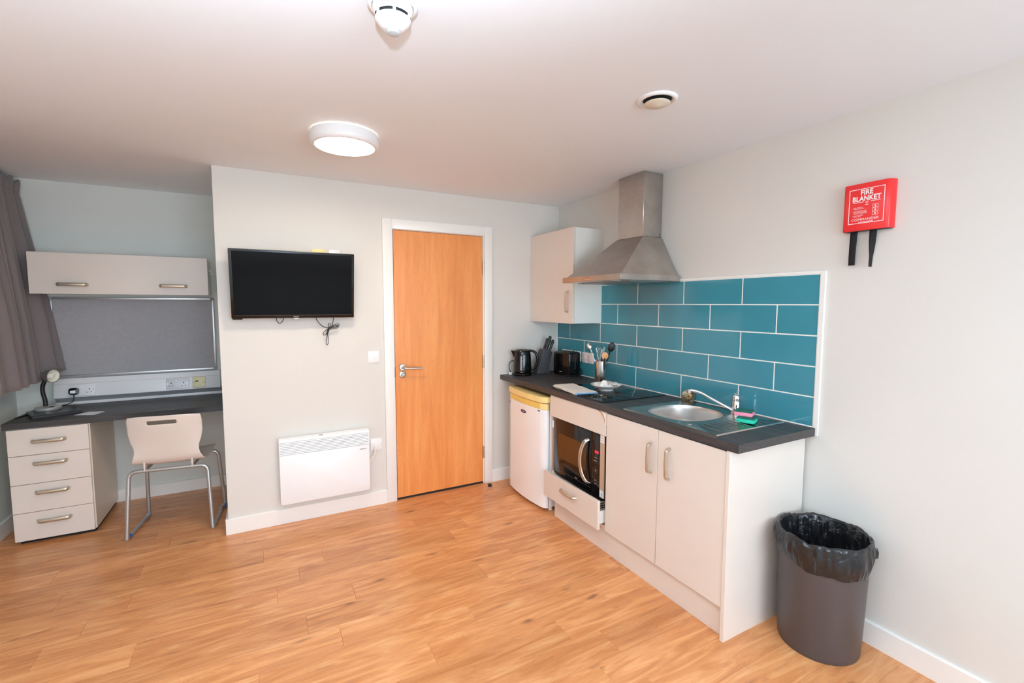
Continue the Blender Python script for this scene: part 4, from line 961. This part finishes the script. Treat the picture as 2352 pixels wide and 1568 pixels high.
# knife block
kb = tag(MB().prism([(-0.304,WZ),(-0.178,WZ),(-0.180,0.985),(-0.170,1.035),(-0.149,1.096),(-0.156,1.103),(-0.218,1.126),(-0.238,1.120),(-0.250,1.096)], 'y', -0.148,-0.068,0.006,3).build('knife_block', mat('dark_grey_block', (72,70,73), 0.6, bump=0.1)), 'dark grey slanted knife block behind the kettle handle', 'knife block')
kdv = Vector((0.39,0,0.92)).normalized()
def knife(label, base, L, s_=1.0):
    t = thing('knife', label, 'knife', base, 'kitchen knives in the block')
    base = Vector(base); P = [base+kdv*(L*q) for q in (-0.12,0.0,0.25,0.5,0.75,0.93,1.0)]
    P[-1] += Vector((0.004,0,-0.001))
    MB().tube(cr(P,4), [v_*s_ for v_ in [0.0105]*5+[0.011]*6+[0.0125]*6+[0.014]*5+[0.0125,0.010,0.006]], 12, flat=1.0, hint=(0,1,0)).build('handle', 'black_matt', t)
    for q in (0.1,0.52,0.9): MB().lathe([(0,0.0014),(0.0036,0.0014),(0.004,0)], base+kdv*(L*q)+Vector((0,-0.0118*s_-0.0012*q*2,0)), 12, axis=(0,-1,0)).build('rivet', 'chrome', t)
knife('longest black riveted knife handle, front left of the block', (-0.208,-0.128,1.117), 0.124)
knife('black riveted knife handle at the front right of the block', (-0.166,-0.122,1.104), 0.100, 0.95)
knife('black knife handle half hidden behind the longest one', (-0.203,-0.086,1.116), 0.100, 0.85)
knife('rearmost black knife handle, against the tile edge', (-0.164,-0.070,1.104), 0.105, 0.85)
# toaster
ta = R(12); tdl = Vector((math.sin(ta),-math.cos(ta),0)); tds = Vector((math.cos(ta),math.sin(ta),0))
tc0 = Vector((-0.152,-0.398,WZ)) - tdl*0.094 + tds*0.0675
Mt = Matrix(((tds.x,tdl.x,0,tc0.x),(tds.y,tdl.y,0,tc0.y),(0,0,1,WZ),(0,0,0,1)))
ts_ = thing('toaster', 'glossy black two slice toaster against the tiles', 'toaster', tc0)
b = MB().box(-0.0675,0.0675,-0.094,0.094,0.010,0.198,0.014,3,M=Mt); b.build('body', 'black_gloss', ts_)
MB().box(-0.061,0.061,-0.088,0.088,0,0.014,0.003,1,M=Mt).build('foot_plate', 'black_matt', ts_)
MB().box(-0.050,0.050,-0.074,0.074,0.1965,0.2005,0.002,2,M=Mt).build('top_plate', mat('dark_steel_top', (120,112,108), 0.3, metal=0.8), ts_)
for sx in (-0.022,0.022): MB().box(sx-0.012,sx+0.012,-0.064,0.064,0.2000,0.2012,M=Mt).build('bread_slot', 'dark_gap', ts_)
MB().box(-0.003,0.003,0.0932,0.0946,0.060,0.160,M=Mt).build('lever_slot', 'print_dark', ts_)
MB().box(-0.018,0.018,0.094,0.110,0.048,0.062,0.004,2,M=Mt).build('lever', 'black_gloss', ts_)
MB().lathe([(0,0.012),(0.009,0.012),(0.010,0)], Mt @ Vector((0.034,0.094,0.045)), 18, axis=tdl).build('dial', 'black_matt', ts_)
MB().box(-0.0682,-0.0674,-0.020,0.012,0.034,0.039,M=Mt).build('maker_mark', 'print_grey', ts_)
MB().tube(cr([Mt@Vector((0.04,0.07,0.02)),Mt@Vector((0.05,0.11,0.012)),Mt@Vector((0.045,0.13,0.03)),Mt@Vector((0.05,0.125,0.05)),Mt@Vector((0.052,0.10,0.062)),Mt@Vector((0.05,0.085,0.06))],6), 0.0035, 8).build('cable', 'black_cable', ts_)
# sockets on the tiles
kpl = lambda yc, zc=1.071: (lambda x,z,d: Vector((-0.0085-d, yc-x, zc+z)))
double_socket('twin socket plate on the tiles, behind the left half of the toaster', kpl(-0.174))
fs = thing('fused_switch', 'small white switch plate behind the toaster, right of the hidden twin socket', 'switch', (-0.0085,-0.322,1.03))
MB().box(-0.0175,-0.0085,-0.366,-0.278,1.029,1.115,0.0025,2).build('face_plate', 'white_plastic', fs)
MB().box(-0.021,-0.017,-0.330,-0.315,1.060,1.085,0.002,1).build('rocker', 'white_plastic', fs)
cs = thing('cooker_switch', 'wide white two part switch plate on the tiles beside the utensil pot', 'switch', (-0.0085,-0.459,1.029))
for (y0,y1) in ((-0.459,-0.386),(-0.532,-0.460)): MB().box(-0.0175,-0.0085,y0,y1,1.0285,1.1145,0.0025,2).build('face_plate', mat('pinkish_white_plate', (236,226,224), 0.35), cs)
MB().box(-0.0205,-0.017,-0.505,-0.490,1.055,1.075,0.002,1).build('rocker', 'white_plastic', cs)
MB().lathe([(0,0.003),(0.011,0.003),(0.012,0)], (-0.0175,-0.425,1.072), 20, axis=(-1,0,0)).build('round_port', 'white_plastic', cs)
MB().box(-0.0185,-0.0172,-0.472,-0.468,1.082,1.090).build('indicator', 'red', cs)

# utensil pot
UP = Vector((-0.162,-0.806,WZ+0.005))
ut = thing('utensil_pot', 'brushed steel utensil pot holding kitchen tools on the hob', 'utensil holder', UP)
MB().lathe([(0,0.0),(0.0415,0.0),(0.0425,0.002),(0.0425,0.174),(0.0412,0.1745),(0.0405,0.172),(0.0405,0.004),(0,0.004)], UP, 40).build('cylinder', 'satin', ut)
for a in (-1.75,-1.25):
    dv = Vector((math.cos(a),math.sin(a),0)); MB().lathe([(0,0.0006),(0.006,0.0006),(0.006,0)], UP+dv*0.0424+Vector((0,0,0.142)), 16, axis=dv).build('vent_hole', 'dark_gap', ut)
def utensil(name, label, cat='utensil'): return thing(name, label, cat, UP+Vector((0,0,0.005)), 'kitchen tools in the steel pot')
IN = lambda x,y,z=0.0: UP+Vector((x,y,z))
u = utensil('serving_spoon', 'steel serving spoon at the left of the pot, bowl up')
top = Vector((-0.178,-0.700,1.176)); bot = IN(0.010,-0.012,0.012)
MB().tube([bot, bot.lerp(top,0.5), top], [0.0035,0.004,0.0045], 10).build('stem', 'chrome', u)
dsp = (top-bot).normalized(); nsp = Vector((-0.55,-0.83,0)); 
b = MB().lathe([(0,-0.006),(0.010,-0.0045),(0.017,-0.001),(0.019,0.002),(0.017,0.0015),(0.010,-0.001),(0,-0.002)], (0,0,0), 28)
xs = dsp.cross(nsp).normalized(); ns = xs.cross(dsp).normalized(); cc = top+dsp*0.022
b.build('spoon_bowl', 'chrome', u, M=Matrix(((xs.x,dsp.x*1.35,-ns.x,cc.x),(xs.y,dsp.y*1.35,-ns.y,cc.y),(xs.z,dsp.z*1.35,-ns.z,cc.z),(0,0,0,1))))
u = utensil('whisk', 'wire balloon whisk standing in the steel pot')
wb_, wt = IN(-0.006,0.004,0.012), Vector((-0.160,-0.775,1.200))
MB().tube([wb_, wb_.lerp(wt,0.55)], 0.005, 10).build('stem', 'chrome', u)
dirw = (wt-wb_).normalized(); s1 = dirw.cross(Vector((-0.55,-0.83,0))).normalized(); s2_ = dirw.cross(s1); w0 = wb_.lerp(wt,0.5); wires = MB()
for k in range(4):
    a = PI*k/4; sd_ = s1*math.cos(a)+s2_*math.sin(a); L = (wt-w0).length
    wires.tube(cr([w0, w0+dirw*L*0.4+sd_*0.012, w0+dirw*L*0.8+sd_*0.021, wt, w0+dirw*L*0.8-sd_*0.021, w0+dirw*L*0.4-sd_*0.012, w0],6), 0.0009, 6)
wires.build('wire', 'chrome', u)
u = utensil('fork', 'tall narrow steel fork beside the black spoon')
ft = Vector((-0.150,-0.822,1.200)); fb = IN(0.0,0.008,0.012)
MB().tube([fb, fb.lerp(ft,0.8)], [0.004,0.0045], 10).build('stem', 'chrome', u)
fd_ = (ft-fb).normalized(); fs_ = fd_.cross(Vector((-0.55,-0.83,0))).normalized(); tn = MB(); f0 = fb.lerp(ft,0.79)
for q in (-0.0055,0.0,0.0055): tn.tube([f0, f0+fs_*q+fd_*0.012, f0+fs_*q+fd_*0.055], [0.0022,0.0020,0.0012], 6)
tn.build('tines', 'chrome', u)
u = utensil('black_spoon', 'black nylon spoon with a big oval head, at the back of the pot')
bt = Vector((-0.118,-0.852,1.168)); bb = IN(0.006,0.012,0.012)
MB().tube([bb, bt], [0.0055,0.005], 10).build('stem', 'black_matt', u)
db = (bt-bb).normalized(); xb = db.cross(nsp).normalized(); nb_ = xb.cross(db).normalized(); cb = bt+db*0.030
MB().lathe([(0,-0.007),(0.014,-0.005),(0.022,-0.001),(0.0245,0.002),(0.021,0.0015),(0.012,-0.002),(0,-0.003)], (0,0,0), 30).build('spoon_head', 'black_matt', u, M=Matrix(((xb.x,db.x*1.5,-nb_.x,cb.x),(xb.y,db.y*1.5,-nb_.y,cb.y),(xb.z,db.z*1.5,-nb_.z,cb.z),(0,0,0,1))))
u = utensil('spatula', 'peach coloured round headed spatula at the right of the pot')
st_ = Vector((-0.172,-0.858,1.120)); sb_ = IN(0.0,-0.02,0.012)
MB().tube([sb_, st_], [0.005,0.0055], 10).build('stem', 'black_matt', u)
dp = (st_-sb_).normalized(); xp = dp.cross(nsp).normalized(); npv = xp.cross(dp).normalized(); cp_ = st_+dp*0.016
MB().lathe([(0,-0.002),(0.021,-0.002),(0.024,0.0),(0.021,0.002),(0,0.002)], (0,0,0), 32).build('spatula_head', 'peach', u, M=Matrix(((xp.x,dp.x*1.15,-npv.x,cp_.x),(xp.y,dp.y*1.15,-npv.y,cp_.y),(xp.z,dp.z*1.15,-npv.z,cp_.z),(0,0,0,1))))
u = utensil('peeler', 'short black handled peeler in the front of the pot')
MB().tube([IN(-0.015,-0.02,0.012), Vector((-0.182,-0.838,1.135))], [0.006,0.007], 10).build('handle', 'black_matt', u)
MB().tube([Vector((-0.182,-0.838,1.135)), Vector((-0.184,-0.842,1.180))], [0.004,0.002], 8).build('blade', 'chrome', u)
u = utensil('skewer', 'thin black skewer leaning out of the pot towards the toaster')
MB().tube([IN(0.02,-0.02,0.012), IN(-0.002,0.036,0.174), Vector((-0.150,-0.600,1.186))], [0.0016,0.0018,0.0012], 6).build('rod', 'black_matt', u)

# dish with milk pots and sachets, standing on the hob
DC = Vector((-0.262,-0.985,WZ+0.005))
tag(MB().lathe([(0,0.003),(0.030,0.003),(0.045,0.0),(0.052,0.0),(0.054,0.006),(0.062,0.013),(0.090,0.026),(0.105,0.036),(0.1055,0.038),(0.103,0.0385),(0.088,0.031),(0.060,0.018),(0.040,0.010),(0,0.009)], DC, 52).build('dish', 'china', org=DC), 'shallow white china dish holding milk pots and sachets', 'dish')
rp2 = random.Random(5); pv = Vector((0.879,-0.477,0)); qv = Vector((0.477,0.879,0))
mi = None
PL_ = ['leftmost little white milk pot, by the left rim of the dish','white milk pot lying at the front left of the heap in the dish','white milk pot at the back of the heap, beside the steel pot','white milk pot tipped over at the front of the heap in the dish','white milk pot in the middle of the dish, under the upright one','white milk pot on top of the heap, standing on edge with its round lid showing','white milk pot at the front, next to the sachets']
for pi_, (a,c,h,tx,ty) in enumerate(((-0.066,0.005,0.018,0.5,0.2),(-0.040,-0.030,0.016,-0.4,0.5),(-0.030,0.022,0.014,0.2,0.1),(-0.012,-0.022,0.015,1.2,0.3),(0.004,0.016,0.013,0.15,-0.2),(-0.006,-0.002,0.040,1.25,-0.5),(0.018,-0.030,0.018,0.3,0.6))):
    pos = DC+pv*a+qv*c+Vector((0,0,h))
    t = thing('milk_pot', PL_[pi_], 'milk pot', pos, 'milk pots in the china dish')
    Mx = Matrix.Translation(pos) @ Matrix.Rotation(tx,4,pv) @ Matrix.Rotation(ty,4,qv)
    MB().lathe([(0,0),(0.0145,0),(0.016,0.002),(0.0195,0.021),(0.0225,0.022),(0.0225,0.0235)], (0,0,0), 22, closed_ends=False).build('cup', 'white_plastic', t, M=Mx, ang=40)
    MB().lathe([(0,0.0244),(0.0228,0.0244),(0.0230,0.0232)], (0,0,0), 22).build('lid', 'sachet', t, M=Mx)
SL_ = ['brown sachet low in the middle right of the dish','white sachet at the back right of the dish','white sachet at the back, next to the milk pots','white sachet in the right of the dish, just inside the rim','rightmost white sachet, sticking up over the right rim of the dish','brown sachet at the front right of the dish','brown sachet leaning on the milk pots','topmost white sachet on the heap in the right half of the dish']
for i,(a,c,h) in enumerate(((0.045,-0.012,0.020),(0.058,0.022,0.026),(0.034,0.018,0.022),(0.072,-0.004,0.030),(0.082,0.022,0.036),(0.050,-0.034,0.024),(0.028,-0.010,0.030),(0.066,0.006,0.040))):
    pos = DC+pv*a+qv*c+Vector((0,0,h))
    Mx = Matrix.Translation(pos) @ Matrix.Rotation(rp2.uniform(0,PI),4,'Z') @ Matrix.Rotation(rp2.uniform(-0.9,0.9),4,'X') @ Matrix.Rotation(rp2.uniform(-0.4,0.4),4,'Y')
    def sf(u,v,i=i):
        x = (u-0.5)*0.050; y = (v-0.5)*0.024; e = min(u,1-u)
        return (x, y, (0.0025 if 0.1 < u < 0.9 else 0)*math.sin(v*PI)+0.002*math.sin(u*5+i))
    t = MB().grid(sf, 10, 4).build('sachet', 'sachet_brown' if i in (0,5,6) else 'sachet', M=Mx, ang=60, mods=[('SOLIDIFY', dict(thickness=0.0012))])
    br = i in (0,5,6)
    tag(t, SL_[i], 'sachet', 'brown sachets in the dish' if br else 'white sachets in the dish')

# folded tea towel
tw = thing('tea_towel', 'folded cream tea towel with blue stripes at the worktop edge', 'towel', (-0.445,-0.875,WZ))
twa = math.atan2(-1.045+0.685, -0.555+0.495)   # along its length
tex = Vector((math.cos(twa),math.sin(twa),0)); tey = Vector((-tex.y,tex.x,0))
def towel_layer(name, l0, l1, w0, w1, z0, th, seed):
    b = MB(); nu, nv = 46, 26
    def f(u, v, top):
        e = min(u,1-u)*(l1-l0); g_ = min(v,1-v)*(w1-w0); ed = min(e,g_); ro = min(1, ed/0.010); ro = math.sqrt(max(0,1-(1-ro)**2))
        l = l0+(l1-l0)*u; w = w0+(w1-w0)*v
        l += 0.006*noise.noise(Vector((v*3,seed,0.3))); w += 0.008*noise.noise(Vector((u*3.5,seed+3,0.7)))
        n1 = 0.5+0.5*noise.noise(Vector((l*16+seed,w*20,seed)))
        zz = z0 + th*0.5 + (th*0.5+0.006*n1)*ro*(1 if top else 0) - (0 if top else th*0.5*ro)
        p = Vector((-0.445,-0.870,0))+(-tex)*l+tey*w*-1
        return (p.x, p.y, max(WZ+0.0004, zz))
    b.grid(lambda u,v: f(u,v,True), nu, nv); b.grid(lambda u,v: f(1-u,v,False), nu, nv)
    bmesh.ops.remove_doubles(b.bm, verts=b.bm.verts[:], dist=0.0002); bmesh.ops.recalc_face_normals(b.bm, faces=b.bm.faces[:])
    return b
# object axes run along the towel so that its woven stripes follow the cloth
for (nm, a) in (('lower_fold', (-0.185,0.180,-0.085,0.088,WZ+0.0005,0.005,1.0)), ('upper_fold', (-0.180,0.172,-0.080,0.080,WZ+0.0075,0.005,5.0))):
    b = towel_layer(nm, *a); o = b.build(nm, 'towel', tw, ang=180)
    Rz = Matrix.Rotation(math.atan2(tex.y,tex.x)+PI/2,4,'Z'); o.data.transform(Matrix.Translation(Vector((-0.445,-0.875,WZ))-Vector((-0.445,-0.875,WZ)))); o.data.transform(Rz.inverted()); o.matrix_local = Rz

# fire blanket box
fbx = thing('fire_blanket', 'red fire blanket case with two black pull straps on the wall', 'fire blanket', (-0.02,-2.392,1.827))
MB().prism([(-0.0,-2.488),(-0.012,-2.488),(-0.036,-2.480),(-0.042,-2.468),(-0.042,-2.316),(-0.036,-2.307),(-0.0,-2.304)], 'z', 1.829, 2.030, 0.003, 2).build('case', 'red', fbx)
MB().box(-0.036,-0.002,-2.480,-2.312,1.8275,1.8295).build('opening', 'black_matt', fbx)
fx = -0.0424
for (y0,y1,z0,z1) in ((-2.4625,-2.330,2.004,2.0065),(-2.4625,-2.330,1.8595,1.862),(-2.3325,-2.330,1.862,2.004),(-2.4625,-2.460,1.862,2.004)): MB().box(fx,fx+0.0005,y0,y1,z0,z1).build('label_border', 'print_white', fbx)
text('lettering', 'FIRE', 0.0290, (fx,-2.396,1.9890), 'R', 'print_white', fbx, sx=0.84, bold=0.0009, space=1.05)
text('lettering', 'BLANKET', 0.0290, (fx,-2.396,1.9635), 'R', 'print_white', fbx, sx=0.835, bold=0.0009, space=1.05)
text('lettering', 'COMMANDER', 0.0152, (fx,-2.394,1.8757), 'R', 'print_white', fbx, sx=1.03, bold=0.0, space=1.05)
for (tx_, z, y) in (('1. PULL TAPES TO',1.9275,-2.3455),('REMOVE BLANKET',1.9222,-2.3495),('2. PLACE BLANKET OVER',1.9130,-2.3455),('AND COVER BURNING',1.9077,-2.3495),('MATERIAL COMPLETELY',1.9024,-2.3495),('3. LEAVE COVERED',1.8942,-2.3455),('UNTIL COOL',1.8890,-2.3495)):
    text('small_lettering', tx_, 0.0052, (fx,y,z), 'R', 'print_white', fbx, sx=0.92, align='LEFT')
for (y0,y1,z) in ((-2.386,-2.346,1.9485),(-2.448,-2.412,1.9485),(-2.425,-2.370,1.8640)): MB().box(fx,fx+0.0004,y0,y1,z,z+0.0022).build('small_lettering', 'print_white', fbx)
MB().lathe([(0.0032,0.0004),(0.0048,0.0004),(0.0048,0),(0.0032,0)], (fx+0.0003,-2.398,1.9465), 18, axis=(-1,0,0)).build('emblem', 'print_white', fbx)
MB().box(fx,fx+0.0004,-2.404,-2.392,1.9355,1.9380).build('emblem', 'print_white', fbx)
for k in range(3):
    z0 = 1.8885+k*0.0158; bb_ = MB()
    for (y0,y1,a,b_) in ((-2.441,-2.4400,0,0.0145),(-2.4215,-2.4205,0,0.0145),(-2.4399,-2.4216,0,0.001),(-2.4399,-2.4216,0.0135,0.0145),(-2.4335,-2.4285,0.003,0.011)): bb_.box(fx,fx+0.0004,y0,y1,z0+a,z0+b_)
    bb_.build('picture_panel', 'print_white', fbx)
MB().grid(lambda u,v: (-0.020-0.004*math.sin(v*2.2), -2.332-0.0285*u*(1-0.1*v), 1.829-0.147*v), 3, 10).build('pull_strap', 'strap', fbx, ang=180, mods=[('SOLIDIFY', dict(thickness=0.0016))])
def tws(u, v):
    a = 1.35*min(1,v*1.4); w = (u-0.5)*0.027*(1-0.35*v); return (-0.020+w*math.sin(a)-0.003*v, -2.4195-w*math.cos(a)+0.004*v, 1.829-0.157*v)
MB().grid(tws, 3, 14).build('pull_strap', 'strap', fbx, ang=180, mods=[('SOLIDIFY', dict(thickness=0.0016))])

# ------------------------------------------------------------------ bin and liner
BC = Vector((-0.186,-2.374,0))
bn = tag(MB().lathe([(0,0.004),(0.150,0.004),(0.156,0.0),(0.1585,0.006),(0.160,0.02),(0.166,0.20),(0.1715,0.40),(0.1735,0.500),(0.1745,0.505),(0.1725,0.506),(0.1705,0.500),(0.1675,0.40),(0.156,0.03),(0,0.012)], BC, 64, sx=1.0, sy=0.985).build('waste_bin', 'bin', org=BC), 'tall taupe plastic bin standing at the end of the kitchen units', 'bin')
bl = thing('bin_liner', 'crumpled black bin bag folded over the rim of the taupe bin', 'bin bag', BC+Vector((0,0,0.37)))
def skirt_depth(a):
    # a measured from +x; fold hangs lowest on the side facing the room
    d = 0.5+0.5*math.cos(a-R(-118))
    return 0.055 + 0.068*d + 0.014*noise.noise(Vector((math.cos(a)*2.2,math.sin(a)*2.2,4.0)))
def bagpt(u, v):
    a = 2*PI*u; ca, sa = math.cos(a), math.sin(a)
    rimz = 0.507 + 0.012*noise.noise(Vector((ca*2.5,sa*2.5,1))) + 0.005*noise.noise(Vector((ca*8,sa*8,2)))
    fold = noise.noise(Vector((ca*7,sa*7,v*1.6)))*0.6 + 0.5*abs(noise.noise(Vector((ca*12,sa*12,v*3+5))))
    if v < 0.55:                   # inside, from deep in the bin up to the rim
        t = v/0.55; z = 0.10+(rimz-0.10)*t; r = 0.120+0.0475*t
        cr_ = abs(noise.noise(Vector((ca*5+3,sa*5,t*2.2)))) + 0.6*abs(noise.noise(Vector((ca*11,sa*11+2,t*5))))
        r -= 0.055*cr_*(1-t)**0.6*min(1,t*3+0.2) + 0.012*abs(fold)*(1-t*0.7) + 0.001
        r = min(r, 0.1635)
    elif v < 0.66:                 # over the rim
        t = (v-0.55)/0.11; z = rimz+0.007*math.sin(t*PI); r = 0.1655+0.0155*t
    else:                          # outer skirt
        t = (v-0.66)/0.34; z = rimz-0.003-skirt_depth(a)*t; r = 0.1815+0.012*math.sin(t*PI)*(0.35+abs(fold)) + 0.006*fold*t + 0.002*math.sin(a*26+3*math.sin(a*5))*(1-t) - 0.004*t
        r = max(r, 0.1775 - 0.003*t)
    x = BC.x+r*ca; y = BC.y+r*0.985*sa
    return (min(x,-0.0025), max(min(y, 5), -9) if y < -2.1885 else -2.1885, z)
MB().grid(bagpt, 150, 60, closeu=True).build('film', 'bag', bl, ang=14)
b = MB(); Kt = BC+Vector((0.105,-0.148,0.462))
for k in range(5):
    a = k*1.3; b.tube(cr([Kt, Kt+Vector((0.010*math.cos(a),-0.008,0.012*math.sin(a))), Kt+Vector((0.016*math.cos(a+0.6),-0.012,-0.020+0.012*math.sin(a)))],4), [0.008,0.0075,0.007,0.007,0.006,0.006,0.005,0.004,0.002], 7)
b.build('gathered_corner', 'bag', bl)

# door stop on the floor
ds = thing('door_stop', 'small half round chrome door stop on the floor by the door frame', 'door stop', (-0.728,-0.098,0))
MB().lathe([(0,0.0),(0.021,0.0),(0.021,0.005),(0.017,0.007),(0,0.007)], (-0.728,-0.098,0), 28).build('base', 'satin', ds)
MB().lathe([(0.0,0.024),(0.012,0.024),(0.0155,0.022),(0.0165,0.007),(0,0.007)], (-0.728,-0.098,0), 28).build('rubber_pad', 'black_matt', ds)
